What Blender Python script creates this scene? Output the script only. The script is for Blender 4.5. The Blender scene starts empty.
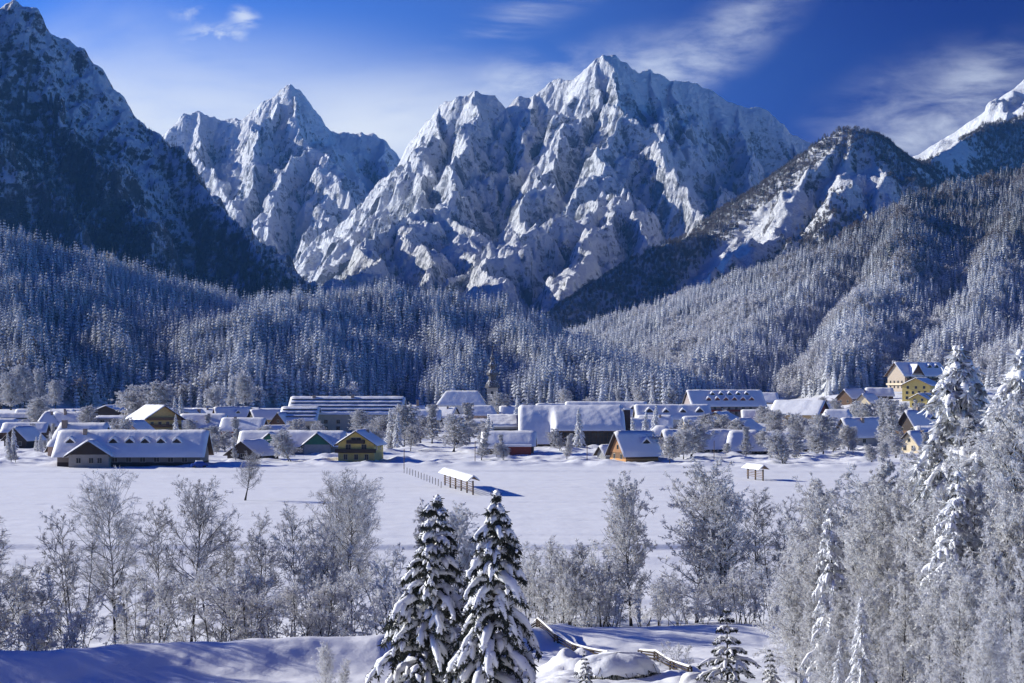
import bpy, math, random
import numpy as np
from mathutils import Matrix, Vector

# ------------------------------------------------------------------ camera, sky, sun, exposure
sc = bpy.context.scene
COL = sc.collection
FPX = 1800.0          # focal length in pixels of a 1024 px wide picture
HY = 383.0            # picture row of the horizon
CZ = 20.0             # camera height above the valley floor
cam = bpy.data.cameras.new('camera'); camo = bpy.data.objects.new('camera', cam); COL.objects.link(camo)
cam.sensor_width = 36.0; cam.lens = FPX / 1024 * 36
camo.location = (0, 0, CZ)
camo.rotation_euler = (math.radians(90), 0, 0)
cam.shift_y = (HY - 341.5) / 1024
cam.clip_start = 0.5; cam.clip_end = 40000
sc.camera = camo

SUN_AZ = -68.0        # degrees from the view direction (+Y), negative = to the left
SUN_EL = 20.0
SUN_STRENGTH = 5.0
SKY_STRENGTH = 0.105
SKY_TINT = (1.0, 0.70, 0.86, 1)
sc.view_settings.view_transform = 'Standard'
sc.view_settings.look = 'None'
sc.view_settings.exposure = 0.54
sc.view_settings.gamma = 1.0
sc.view_settings.use_curve_mapping = False
sc.render.engine = 'CYCLES'
sc.cycles.max_bounces = 5; sc.cycles.diffuse_bounces = 3; sc.cycles.glossy_bounces = 2
sc.cycles.transparent_max_bounces = 4; sc.cycles.volume_bounces = 1
sc.cycles.use_denoising = True

sl = bpy.data.lights.new('sun', 'SUN'); slo = bpy.data.objects.new('sun', sl); COL.objects.link(slo)
sl.energy = SUN_STRENGTH; sl.angle = math.radians(0.5); sl.color = (1.0, 0.965, 0.86)
_a, _e = math.radians(SUN_AZ), math.radians(SUN_EL)
SUN_DIR = Vector((math.sin(_a) * math.cos(_e), math.cos(_a) * math.cos(_e), math.sin(_e)))
slo.rotation_euler = SUN_DIR.to_track_quat('Z', 'Y').to_euler()


class NT:
    """small helper to write node trees"""
    def __init__(s, tree): s.t = tree
    def n(s, typ, **kw):
        nd = s.t.nodes.new(typ)
        for k, v in kw.items(): setattr(nd, k, v)
        return nd
    def put(s, sock, v):
        if v is None: return
        if isinstance(v, bpy.types.NodeSocket): s.t.links.new(v, sock)
        else: sock.default_value = v
    def m(s, op, a, b=None, c=None, clamp=False):
        nd = s.n('ShaderNodeMath', operation=op, use_clamp=clamp)
        s.put(nd.inputs[0], a); s.put(nd.inputs[1], b); s.put(nd.inputs[2], c)
        return nd.outputs[0]
    def vm(s, op, a, b=None):
        nd = s.n('ShaderNodeVectorMath', operation=op)
        s.put(nd.inputs[0], a); s.put(nd.inputs[1], b)
        return nd.outputs[0]
    def mix(s, f, a, b, blend='MIX'):
        nd = s.n('ShaderNodeMix', data_type='RGBA', blend_type=blend)
        s.put(nd.inputs[0], f); s.put(nd.inputs[6], a); s.put(nd.inputs[7], b)
        return nd.outputs[2]
    def noise(s, vec, scale, detail=4.0, rough=0.55, dist=0.0):
        nd = s.n('ShaderNodeTexNoise')
        s.put(nd.inputs['Vector'], vec); s.put(nd.inputs['Scale'], scale)
        s.put(nd.inputs['Detail'], detail); s.put(nd.inputs['Roughness'], rough); s.put(nd.inputs['Distortion'], dist)
        return nd.outputs['Fac']
    def smooth(s, v, a, b, lo=0.0, hi=1.0):
        nd = s.n('ShaderNodeMapRange', interpolation_type='SMOOTHSTEP')
        s.put(nd.inputs[0], v); s.put(nd.inputs[1], a); s.put(nd.inputs[2], b); s.put(nd.inputs[3], lo); s.put(nd.inputs[4], hi)
        return nd.outputs[0]
    def map(s, vec, scale=(1, 1, 1), loc=(0, 0, 0), rot=(0, 0, 0)):
        nd = s.n('ShaderNodeMapping')
        s.put(nd.inputs[0], vec); nd.inputs[1].default_value = loc; nd.inputs[2].default_value = rot; nd.inputs[3].default_value = scale
        return nd.outputs[0]
    def bump(s, h, strength, dist, normal=None):
        nd = s.n('ShaderNodeBump')
        s.put(nd.inputs['Strength'], strength); s.put(nd.inputs['Distance'], dist); s.put(nd.inputs['Height'], h); s.put(nd.inputs['Normal'], normal)
        return nd.outputs[0]


def build_world():
    w = bpy.data.worlds.new('World'); sc.world = w; w.use_nodes = True
    t = NT(w.node_tree); w.node_tree.nodes.clear()
    sky = t.n('ShaderNodeTexSky', sky_type='NISHITA', sun_disc=False)
    sky.sun_elevation = math.radians(SUN_EL)
    sky.sun_rotation = math.radians(SUN_AZ)
    sky.altitude = 3000; sky.air_density = 0.9; sky.dust_density = 0.0; sky.ozone_density = 3.0
    # deep polarised mountain blue
    hs = t.n('ShaderNodeHueSaturation'); hs.inputs['Saturation'].default_value = 1.0
    t.put(hs.inputs['Color'], sky.outputs[0])
    # sky light is darkest at right angles to the sun (as through a polariser)
    tg = t.n('ShaderNodeTexCoord').outputs['Generated']
    dt = t.vm('DOT_PRODUCT', tg, tuple(SUN_DIR)); dt = t.t.nodes[-1].outputs['Value']
    pol = t.m('ADD', t.m('MULTIPLY', t.m('MULTIPLY', dt, dt), 1.5), 0.15)
    cp = t.n('ShaderNodeCombineXYZ')
    for i in range(3): t.put(cp.inputs[i], pol)
    col = t.mix(1.0, hs.outputs[0], cp.outputs[0], 'MULTIPLY')
    col = t.mix(1.0, col, SKY_TINT, 'MULTIPLY')
    sx = t.n('ShaderNodeSeparateColor'); t.put(sx.inputs[0], col); cx = t.n('ShaderNodeCombineColor')
    for i, (gm, k) in enumerate([(2.8, 2.8), (1.9, 2.65), (0.95, 1.32)]):   # deep-blue rendering of the clear air
        t.put(cx.inputs[i], t.m('DIVIDE', t.m('MULTIPLY', t.m('POWER', t.m('MULTIPLY', sx.outputs[i], 0.12), gm), k), 0.12))
    # no warm band along the horizon
    sy = t.n('ShaderNodeSeparateColor'); t.put(sy.inputs[0], cx.outputs[0]); cz = t.n('ShaderNodeCombineColor')
    t.put(cz.inputs[0], t.m('MINIMUM', sy.outputs[0], t.m('MULTIPLY', sy.outputs[2], 0.17)))
    t.put(cz.inputs[1], t.m('MINIMUM', sy.outputs[1], t.m('MULTIPLY', sy.outputs[2], 0.52)))
    t.put(cz.inputs[2], sy.outputs[2]); col = cz.outputs[0]
    # clouds, laid out over directions (azimuth and altitude of the sky itself)
    tc = t.n('ShaderNodeTexCoord'); sp = t.n('ShaderNodeSeparateXYZ'); t.put(sp.inputs[0], tc.outputs['Generated'])
    yy = t.m('MAXIMUM', sp.outputs[1], 0.05)
    u = t.m('DIVIDE', sp.outputs[0], yy); v = t.m('DIVIDE', sp.outputs[2], yy)
    cb = t.n('ShaderNodeCombineXYZ'); t.put(cb.inputs[0], u); t.put(cb.inputs[1], v)
    uv = cb.outputs[0]
    def px(x): return (x - 512) / FPX
    def py(y): return (HY - y) / FPX
    wisp = t.noise(t.map(uv, (8, 42, 1), rot=(0, 0, math.radians(-34))), 1.0, 7, 0.6, 0.25)
    soft = t.noise(t.map(uv, (8, 15, 1), loc=(3, 1, 0), rot=(0, 0, math.radians(-15))), 1.0, 7, 0.55, 0.3)
    fine = t.noise(t.map(uv, (30, 75, 1), loc=(1, 5, 0), rot=(0, 0, math.radians(-30))), 1.0, 7, 0.6, 0.3)
    def blob(cx, cy, rx, ry, rot=0.0):
        c, s = math.cos(rot), math.sin(rot)
        du = t.m('SUBTRACT', u, px(cx)); dv = t.m('SUBTRACT', v, py(cy))
        a = t.m('DIVIDE', t.m('ADD', t.m('MULTIPLY', du, c), t.m('MULTIPLY', dv, s)), rx / FPX)
        b = t.m('DIVIDE', t.m('SUBTRACT', t.m('MULTIPLY', dv, c), t.m('MULTIPLY', du, s)), ry / FPX)
        r = t.m('SQRT', t.m('ADD', t.m('MULTIPLY', a, a), t.m('MULTIPLY', b, b)))
        return t.smooth(r, 1.0, 0.0)
    def cloud(mask, nz, lo, hi, amt):
        # noise eats the mask away from its rim
        return t.m('MULTIPLY', t.m('MULTIPLY', t.m('POWER', mask, 1.15), t.smooth(nz, lo, hi)), amt)
    both = t.m('ADD', t.m('MULTIPLY', soft, 0.55), t.m('MULTIPLY', wisp, 0.45))
    fw = t.m('ADD', t.m('MULTIPLY', fine, 0.6), t.m('MULTIPLY', wisp, 0.4))
    veil = t.m('MULTIPLY', blob(250, 120, 760, 420, 0.0), t.m('GREATER_THAN', sp.outputs[1], 0.05))
    vc = t.n('ShaderNodeCombineXYZ')
    for i, a in enumerate((0.62, 1.45, 2.3)): t.put(vc.inputs[i], t.m('MULTIPLY', veil, a * 0.72))
    col = t.mix(1.0, col, vc.outputs[0], 'ADD')
    cl = cloud(blob(130, 130, 470, 135, 0.06), both, 0.04, 0.50, 0.97)
    for args, nz, lo, hi, amt in [
        ((370, 135, 270, 90, 0.15), both, 0.06, 0.50, 0.97),
        ((100, 70, 170, 110, 0.2), soft, 0.3, 0.7, 0.5),
        ((520, 15, 170, 42, 0.5), wisp, 0.38, 0.74, 0.6),
        ((705, 55, 170, 52, 0.62), fw, 0.30, 0.78, 0.85),
        ((618, 72, 120, 55, 0.3), fw, 0.30, 0.78, 0.75),
        ((525, 85, 100, 50, 0.2), fw, 0.36, 0.70, 0.75),
        ((945, 122, 200, 100, 0.30), fw, 0.28, 0.80, 0.85),
        ((985, 80, 90, 40, 0.5), wisp, 0.40, 0.70, 0.5),
        ((216, 37, 50, 22, 0.1), fine, 0.44, 0.62, 0.95),
        ((244, 17, 24, 15, -0.3), fine, 0.42, 0.6, 0.8),
        ((195, 14, 34, 14, 0.0), fine, 0.45, 0.66, 0.6)]:
        c2 = cloud(blob(*args), nz, lo, hi, amt)
        cl = t.m('SUBTRACT', t.m('ADD', cl, c2), t.m('MULTIPLY', cl, c2))
    front = t.m('GREATER_THAN', sp.outputs[1], 0.05)
    cl = t.m('MULTIPLY', cl, front)
    col = t.mix(cl, col, (5.2, 5.6, 6.15, 1))
    bg = t.n('ShaderNodeBackground'); t.put(bg.inputs[0], col); bg.inputs[1].default_value = SKY_STRENGTH
    out = t.n('ShaderNodeOutputWorld'); t.put(out.inputs[0], bg.outputs[0])
build_world()

# ------------------------------------------------------------------ helpers
rng = np.random.default_rng(7)

def tag(o, label, cat, group=None, kind=None):
    o['label'] = label; o['category'] = cat
    if group: o['group'] = group
    if kind: o['kind'] = kind
    return o

def link(o, parent=None):
    COL.objects.link(o)
    if parent is not None: o.parent = parent
    return o

def empty(name, loc, rz=0.0):
    o = bpy.data.objects.new(name, None); o.location = loc; o.rotation_euler = (0, 0, rz); o.empty_display_size = 0.5
    return link(o)

def mesh_np(name, V, F, mats, midx=None, smooth=False):
    """V (n,3); F list of (m,k) index arrays or of plain polygon lists."""
    me = bpy.data.meshes.new(name)
    V = np.asarray(V, np.float32).reshape(-1, 3)
    arrs = [np.asarray(f, np.int32) for f in F if len(f)]
    me.vertices.add(len(V)); me.vertices.foreach_set('co', V.ravel())
    nl = sum(a.size for a in arrs); npol = sum(len(a) for a in arrs)
    me.loops.add(nl); me.polygons.add(npol)
    me.loops.foreach_set('vertex_index', np.concatenate([a.ravel() for a in arrs]))
    tot = np.concatenate([np.full(len(a), a.shape[1], np.int32) for a in arrs])
    st = np.concatenate([[0], np.cumsum(tot)[:-1]]).astype(np.int32)
    me.polygons.foreach_set('loop_start', st)
    try: me.polygons.foreach_set('loop_total', tot)
    except Exception: pass
    for m in (mats if isinstance(mats, (list, tuple)) else [mats]): me.materials.append(m)
    if midx is not None: me.polygons.foreach_set('material_index', np.asarray(midx, np.int32))
    me.polygons.foreach_set('use_smooth', np.full(npol, bool(smooth)))
    me.update(calc_edges=True)
    return me

def obj(name, me, parent=None, loc=None, rz=None):
    o = bpy.data.objects.new(name, me)
    if loc is not None: o.location = loc
    if rz is not None: o.rotation_euler = (0, 0, rz)
    return link(o, parent)

# ---- numpy noise
_P = np.random.default_rng(3).permutation(4096).astype(np.int64)
_G = np.random.default_rng(4).uniform(0, 2 * np.pi, 4096)
_GX, _GY = np.cos(_G), np.sin(_G)
def perlin(x, y, seed=0):
    x = np.asarray(x, float) + seed * 37.13; y = np.asarray(y, float) - seed * 91.7
    xi = np.floor(x).astype(np.int64); yi = np.floor(y).astype(np.int64)
    xf = x - xi; yf = y - yi
    u = xf * xf * xf * (xf * (xf * 6 - 15) + 10); v = yf * yf * yf * (yf * (yf * 6 - 15) + 10)
    def g(ix, iy, dx, dy):
        h = _P[(_P[ix & 4095] + iy) & 4095]
        return _GX[h] * dx + _GY[h] * dy
    a = g(xi, yi, xf, yf); b = g(xi + 1, yi, xf - 1, yf); c = g(xi, yi + 1, xf, yf - 1); d = g(xi + 1, yi + 1, xf - 1, yf - 1)
    return ((a + (b - a) * u) + ((c + (d - c) * u) - (a + (b - a) * u)) * v) * 1.5
def fbm(x, y, o=4, seed=0, gain=0.5):
    s = 0; a = 1.0; f = 1.0
    for i in range(o): s = s + a * perlin(x * f, y * f, seed + i); a *= gain; f *= 2.03
    return s
def ridged(x, y, o=4, seed=0, gain=0.5):
    s = 0; a = 1.0; f = 1.0; w = 1.0; tot = 0
    for i in range(o):
        n = 1 - np.abs(perlin(x * f, y * f, seed + i)); n = n * n * w
        s = s + a * n; tot += a; w = np.clip(n * 1.6, 0, 1); a *= gain; f *= 2.1
    return s / tot            # 0..1
def sstep(v, a, b):
    t = np.clip((np.asarray(v, float) - a) / (b - a), 0, 1); return t * t * (3 - 2 * t)
def PT(px, py, d):
    return ((px - 512) / FPX * d, d, CZ + (HY - py) / FPX * d)
def PX(px, d): return (px - 512) / FPX * d

# ------------------------------------------------------------------ materials
def new_mat(name):
    m = bpy.data.materials.new(name); m.use_nodes = True; m.node_tree.nodes.clear()
    t = NT(m.node_tree); o = t.n('ShaderNodeOutputMaterial'); b = t.n('ShaderNodeBsdfPrincipled')
    t.put(o.inputs[0], b.outputs[0]); b.inputs['Roughness'].default_value = 0.75
    try: b.inputs['Specular IOR Level'].default_value = 0.25
    except Exception: pass
    return m, t, b
def pos(t): return t.n('ShaderNodeNewGeometry').outputs['Position']
def nz(t):
    g = t.n('ShaderNodeNewGeometry'); s = t.n('ShaderNodeSeparateXYZ'); t.put(s.inputs[0], g.outputs['Normal']); return s.outputs[2]
def attr(t, name, typ='INSTANCER'):
    a = t.n('ShaderNodeAttribute', attribute_type=typ, attribute_name=name); return a.outputs['Fac']

def mat_plain(name, c, rough=0.8, var=0.12, scale=3.0):
    m, t, b = new_mat(name)
    tc = t.n('ShaderNodeTexCoord').outputs['Object']
    n = t.noise(tc, scale, 5, 0.6)
    k = t.smooth(n, 0.25, 0.75)
    t.put(b.inputs['Base Color'], t.mix(k, (*[x * (1 - var) for x in c], 1), (*[min(1, x * (1 + var)) for x in c], 1)))
    b.inputs['Roughness'].default_value = rough
    return m

def mat_snow(name, lump=0.35, col=(0.85, 0.85, 0.86)):
    m, t, b = new_mat(name)
    p = pos(t)
    n1 = t.noise(t.map(p, (0.25, 0.25, 0.25)), 1.0, 6, 0.55)
    n2 = t.noise(p, 2.5, 5, 0.6)
    k = t.smooth(n1, 0.3, 0.7)
    t.put(b.inputs['Base Color'], t.mix(k, (*[c * 0.94 for c in col], 1), (*col, 1)))
    h = t.m('ADD', t.m('MULTIPLY', n1, 1.0), t.m('MULTIPLY', n2, 0.12))
    t.put(b.inputs['Normal'], t.bump(h, lump, 0.5))
    b.inputs['Roughness'].default_value = 0.7
    return m
M = {}
M['snow'] = mat_snow('snow_field', 0.35)
M['roof_snow'] = mat_snow('roof_snow', 0.55)

def mat_mountain(name, t0, t1, rock=(0.17, 0.175, 0.185), snow=(0.86, 0.88, 0.91), streak=1.0):
    """snow lies where the wall is not too steep, bare grey rock shows through in ledges and gullies"""
    m, t, b = new_mat(name)
    p = pos(t)
    n_big = t.noise(t.map(p, (0.008, 0.008, 0.006)), 1.0, 5, 0.6)
    n_mid = t.noise(t.map(p, (0.03, 0.03, 0.045)), 1.0, 8, 0.68, 0.4)
    n_fine = t.noise(t.map(p, (0.13, 0.13, 0.07)), 1.0, 5, 0.7)
    zz = nz(t)
    v = t.m('ADD', zz, t.m('MULTIPLY', t.m('SUBTRACT', n_mid, 0.5), 1.0 * streak))
    v = t.m('ADD', v, t.m('MULTIPLY', t.m('SUBTRACT', n_big, 0.5), 0.55))
    v = t.m('ADD', v, t.m('MULTIPLY', t.m('SUBTRACT', n_fine, 0.5), 0.45))
    k = t.smooth(v, t0, t1)
    rc = t.mix(t.smooth(n_mid, 0.3, 0.7), (*[c * 0.65 for c in rock], 1), (*[c * 1.3 for c in rock], 1))
    t.put(b.inputs['Base Color'], t.mix(k, rc, (*snow, 1)))
    h = t.m('ADD', t.m('MULTIPLY', n_mid, 1.0), t.m('MULTIPLY', n_fine, 0.55))
    t.put(b.inputs['Normal'], t.bump(h, 1.0, 22.0))
    b.inputs['Roughness'].default_value = 0.85
    return m
M['alp'] = mat_mountain('alpine_rock_and_snow', 0.12, 0.34, (0.25, 0.27, 0.31))
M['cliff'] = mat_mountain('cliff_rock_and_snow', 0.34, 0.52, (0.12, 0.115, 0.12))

def mat_forest_floor(name):
    m, t, b = new_mat(name)
    p = pos(t)
    n = t.noise(t.map(p, (0.05, 0.05, 0.05)), 1.0, 6, 0.65)
    t.put(b.inputs['Base Color'], t.mix(t.smooth(n, 0.35, 0.65), (0.16, 0.16, 0.17, 1), (0.62, 0.64, 0.68, 1)))
    b.inputs['Roughness'].default_value = 0.9
    return m
M['floor'] = mat_forest_floor('snowy_forest_floor')

def rime_through(m, t, b, col, k):
    """rime crystals let some light through"""
    tr = t.n('ShaderNodeBsdfTranslucent'); t.put(tr.inputs['Color'], col)
    mx = t.n('ShaderNodeMixShader'); mx.inputs[0].default_value = k
    o = [n for n in m.node_tree.nodes if n.type == 'OUTPUT_MATERIAL'][0]
    t.put(mx.inputs[1], b.outputs[0]); t.put(mx.inputs[2], tr.outputs[0]); t.put(o.inputs[0], mx.outputs[0])
def mat_conifer(name, dark=(0.035, 0.04, 0.036), frost=(0.68, 0.70, 0.74)):
    """dark needles with rime on what faces up; the tree's own 'frost' value says how much"""
    m, t, b = new_mat(name)
    tc = t.n('ShaderNodeTexCoord').outputs['Object']
    n = t.noise(tc, 0.9, 4, 0.6)
    fr = attr(t, 'frost')
    rnd = t.n('ShaderNodeObjectInfo').outputs['Random']
    v = t.m('ADD', t.m('MULTIPLY', nz(t), 0.55), t.m('MULTIPLY', n, 0.7))
    v = t.m('ADD', v, t.m('MULTIPLY', t.m('SUBTRACT', rnd, 0.5), 0.35))
    v = t.m('ADD', v, t.m('SUBTRACT', fr, 0.5))
    k = t.smooth(v, 0.12, 0.78)
    c = t.mix(k, (*dark, 1), (*frost, 1))
    t.put(b.inputs['Base Color'], c)
    b.inputs['Roughness'].default_value = 0.9
    rime_through(m, t, b, c, 0.25)
    return m
M['conifer'] = mat_conifer('rimed_needles')
M['brown_wood'] = mat_conifer('leafless_brown_wood', (0.11, 0.085, 0.075), (0.64, 0.64, 0.67))
def mat_twig(name, dark, frost, lo=0.2, hi=0.8, through=0.0):
    m, t, b = new_mat(name)
    tc = t.n('ShaderNodeTexCoord').outputs['Object']
    n = t.noise(tc, 1.4, 4, 0.6)
    rnd = t.n('ShaderNodeObjectInfo').outputs['Random']
    v = t.m('ADD', t.m('ADD', t.m('MULTIPLY', nz(t), 0.35), n), t.m('MULTIPLY', t.m('SUBTRACT', rnd, 0.5), 0.15))
    c = t.mix(t.smooth(v, lo, hi), (*dark, 1), (*frost, 1))
    t.put(b.inputs['Base Color'], c)
    b.inputs['Roughness'].default_value = 0.9
    if through: rime_through(m, t, b, c, through)
    return m
M['twig'] = mat_twig('rimed_twigs', (0.48, 0.46, 0.46), (0.92, 0.92, 0.93), 0.10, 0.55, 0.45)
M['twig_bare'] = mat_twig('lightly_rimed_twigs', (0.17, 0.15, 0.145), (0.90, 0.90, 0.92), 0.15, 0.68, 0.40)
M['needle_rimed'] = mat_twig('rimed_spruce_needles', (0.07, 0.075, 0.07), (0.84, 0.85, 0.87), 0.12, 0.70, 0.2)
M['twig_brown'] = mat_twig('brown_wood_twigs', (0.11, 0.09, 0.085), (0.55, 0.54, 0.56), 0.30, 0.95)
M['bark'] = mat_twig('dark_bark_with_snow', (0.030, 0.026, 0.024), (0.72, 0.73, 0.76), 0.62, 0.85)
M['needle'] = mat_plain('dark_spruce_needles', (0.045, 0.050, 0.040), 0.9, 0.5, 2.0)
# ------------------------------------------------------------------ valley floor
def ground_z(x, y):
    x = np.asarray(x, float); y = np.asarray(y, float)
    px = 512 + FPX * x / np.maximum(y, 1.0)
    z = np.zeros(np.broadcast(x, y).shape)
    far = y
    # field steps (snow-covered road and river banks)
    w = fbm(x / 40, y / 40, 3, 5) * 1.5
    z = z - 0.62 * sstep(-(y + w), -223.2, -221.6) - 0.55 * sstep(-(y + w * 1.5), -214.5, -209.5)
    z = z - 0.35 * sstep(-(y + w), -410.0, -408.6) + 0.35 * sstep(-(y + w), -404.0, -400.0)
    z = z - 0.25 * sstep(-(y + w * 2), -196, -190) 
    # soft relief and drifts
    z = z + fbm(x / 60, y / 90, 4, 11) * 0.10 * sstep(y, 120, 300)
    nearv = sstep(y, 424, 440) * (1 - sstep(y, 520, 700))
    z = z + nearv * (np.maximum(0, fbm(x / 9, y / 12, 4, 21)) * 1.1 + 0.15)
    edge = np.exp(-((y - 432 - 5 * perlin(x / 30, 0 * x, 31)) / 5.0) ** 2)
    z = z + edge * (0.55 + 0.5 * fbm(x / 7, y / 7, 3, 33))
    # scattered humps along the stream wood
    stream = np.exp(-((y - 165) / 30.0) ** 2)
    z = z + stream * fbm(x / 8, y / 8, 3, 41) * 0.35
    # faint tracks on the field
    for k, (a, b, sl) in enumerate([(235, 0.0, 0.02), (262, 0, -0.03), (300, 0, 0.05), (345, 0, 0.02), (372, 0, -0.04)]):
        z = z - 0.24 * np.exp(-((y - a - sl * x - 3 * perlin(x / 50, 0 * x + k, 51)) / 1.1) ** 2)
    # foreground bank: rises from the stream to a low crest, dips to the meadow in front, then up to the viewer's slope
    cd = np.interp(px, [-200, 0, 200, 380, 480, 560, 780, 1300], [110, 113, 118, 122, 128, 138, 141, 140])
    ch = np.interp(px, [-200, 0, 200, 380, 500, 580, 780, 1300], [1.6, 1.6, 1.5, 1.5, 1.2, 0.8, 0.7, 1.0])
    cb = np.interp(px, [-200, 0, 380, 500, 580, 780, 1300], [1.9, 1.8, 1.7, .9, .45, .4, .5])
    wd = np.interp(px, [-200, 380, 520, 600, 1300], [7, 7, 12, 20, 20])
    yy = y + 0.5 * fbm(x / 7, y / 7, 3, 61)
    rise = sstep(-(yy - cd), -wd, 0)
    up = np.clip((cd - 8 - y) / 105.0, 0, 1)
    z = z + rise * (ch + 1.2) + 14.5 * up ** 1.5 * rise + rise * cb * np.exp(-(np.maximum(0, cd - yy) / 4.0) ** 2)
    # snow humps on the meadow
    fg = rise * sstep(y, 30, 60)
    z = z + fg * (fbm(x / 7, y / 9, 4, 71) * 0.17 + fbm(x / 1.6, y / 1.6, 3, 72) * 0.05 * 1.0)
    for (hx, hd, r, hh) in [(573, 116, 2.2, 1.25), (600, 108, 4.2, 0.5), (640, 117, 3.0, 0.35), (560, 100, 3.0, .5), (680, 121, 3.0, .4), (690, 106, 3.0, .5), (545, 125, 2.0, .4)]:
        cx = PX(hx, hd)
        z = z + fg * hh * np.exp(-(((x - cx) ** 2 + ((y - hd) * 0.8) ** 2) / r ** 2)) * (1 + 0.35 * fbm(x / 1.2, y / 1.2, 3, 75))
    # hill on which the upper village stands (right)
    rx = 512 + FPX * x / np.maximum(y, 1)
    z = z + sstep(rx, 720, 920) * sstep(y, 650, 1150) * 15.0
    return z

def GZ(x, y): return float(ground_z(np.array([x]), np.array([y]))[0])

def fan(pxs, ds, hf):
    PXs, D = np.meshgrid(pxs, ds)
    X = (PXs - 512) / FPX * D
    Z = hf(X.ravel(), D.ravel())
    V = np.column_stack([X.ravel(), D.ravel(), Z])
    nc, nr = len(pxs), len(ds)
    i = np.arange((nr - 1) * (nc - 1)); r = i // (nc - 1); c = i % (nc - 1)
    a = r * nc + c
    Q = np.column_stack([a, a + 1, a + nc + 1, a + nc])
    return V, Q

ds = np.concatenate([np.linspace(6, 55, 40), np.arange(56, 150, 0.33), np.arange(150, 225, 0.5), np.arange(225, 430, 1.6), np.arange(430, 540, 1.0), np.geomspace(540, 1700, 110), np.geomspace(1750, 14000, 40)])
V, Q = fan(np.concatenate([np.linspace(-1500, -60, 90), np.arange(-56, 1084, 3.6), np.linspace(1090, 2500, 90)]), ds, ground_z)
g = obj('ground', mesh_np('ground', V, [Q], M['snow'], smooth=True))
tag(g, 'flat valley floor of white snow with faint tracks', 'ground', kind='structure')

# ------------------------------------------------------------------ mountains
class Massif:
    def __init__(s, ridges, slope, A, floor=-60, flute=(0.0, 60.0), rn=(0, 500, 5), jag=0.0, seed=0, taper=120.0, warp=(0, 300)):
        s.slope, s.A, s.floor, s.flute, s.rn, s.seed, s.taper, s.jag, s.warp = slope, A, floor, flute, rn, seed, taper, jag, warp
        s.segs = []; s.asym = []; s.crest = {0}
        for ri, r in enumerate(ridges):
            kw = r[1] if isinstance(r, tuple) else {}
            if kw.get('c'): s.crest.add(ri)
            pts = [np.array(PT(*p)) for p in (r[0] if isinstance(r, tuple) else r)]
            acc = 0.0
            for a, b in zip(pts[:-1], pts[1:]):
                L = np.hypot(*(b - a)[:2])
                s.segs.append((a, b, acc, kw.get('s', slope), kw.get('A', A), ri)); s.asym.append(kw.get('asym', 1.0))
                acc += L
    def h(s, x, y):
        x = np.asarray(x, float); y = np.asarray(y, float)
        cd = np.full(x.shape, 1e9)
        for (a, b, acc, sl, A, ri) in s.segs:
            if ri not in s.crest: continue
            d = b - a; L2 = d[0] ** 2 + d[1] ** 2
            t = np.clip(((x - a[0]) * d[0] + (y - a[1]) * d[1]) / L2, 0, 1)
            cd = np.minimum(cd, np.hypot(x - a[0] - t * d[0], y - a[1] - t * d[1]))
        tp = sstep(cd, 0, s.taper)
        k = 0.08 + 0.92 * tp
        x2, y2 = x, y
        if s.warp[0]:
            for (am, wl) in ((s.warp[0], s.warp[1]), (s.warp[0] * .45, s.warp[1] * .35)):
                x2 = x2 + fbm(x / wl, y / wl, 3, s.seed + 50) * am * k; y2 = y2 + fbm(x / wl, y / wl, 3, s.seed + 60) * am * k
        best = np.full(x.shape, -1e9); bd = np.zeros(x.shape); bt = np.zeros(x.shape)
        for i, (a, b, acc, sl, A, ri) in enumerate(s.segs):
            d = b - a; L2 = d[0] ** 2 + d[1] ** 2; L = math.sqrt(L2)
            t = np.clip(((x2 - a[0]) * d[0] + (y2 - a[1]) * d[1]) / L2, 0, 1)
            dd = np.hypot(x2 - a[0] - t * d[0], y2 - a[1] - t * d[1])
            if s.asym[i] != 1.0:      # steeper on the far side of the crest
                dd = dd * np.where(d[0] * (y2 - a[1]) - d[1] * (x2 - a[0]) > 0, s.asym[i], 1.0)
            z = a[2] + t * d[2] - A * np.log1p(sl * dd / A)
            kk = z > best
            best = np.where(kk, z, best); bd = np.where(kk, dd, bd); bt = np.where(kk, acc + t * L + ri * 137.0, bt)
        amp, wl, o = s.rn
        if amp:
            amp = amp * (0.3 + 0.7 * sstep(best, 230, 620)) if s.seed in (2, 3) else amp     # snow aprons at the foot are smoother
            best = best - amp * tp * (0.75 - ridged(x / wl, y / wl, o, s.seed, 0.55))
            best = best - amp * 0.22 * (0.15 + 0.85 * tp) * (0.95 - ridged(x / (wl * .27), y / (wl * .27), 5, s.seed + 5, 0.6))
        fa, fw = s.flute
        if fa: best = best - fa * sstep(bd, 0, 60) * tp * (1 - ridged(bt / fw + 0.8 * perlin(x / 200, y / 200, s.seed + 9), bd / (fw * 6), 4, s.seed + 3, .6))
        if s.jag: best = best + s.jag * fbm(x / 45, y / 45, 4, s.seed + 20)
        return best

def mountain(name, mas, px0, px1, dpx, d0, d1, nd, mat, label, smooth=True):
    V, Q = fan(np.arange(px0, px1 + dpx, dpx), np.linspace(d0, d1, nd), mas.h)
    # drop what is deep under the valley floor
    z = V[:, 2]; keep = (z[Q] > -25).any(axis=1)
    Q = Q[keep]; used = np.unique(Q); mp = np.full(len(V), -1); mp[used] = np.arange(len(used))
    o = obj(name, mesh_np(name, V[used], [mp[Q]], mat, smooth=smooth))
    tag(o, label, 'hill' if 'hill' in name or 'slope' in name else 'mountain', kind='structure')
    return o

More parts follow.
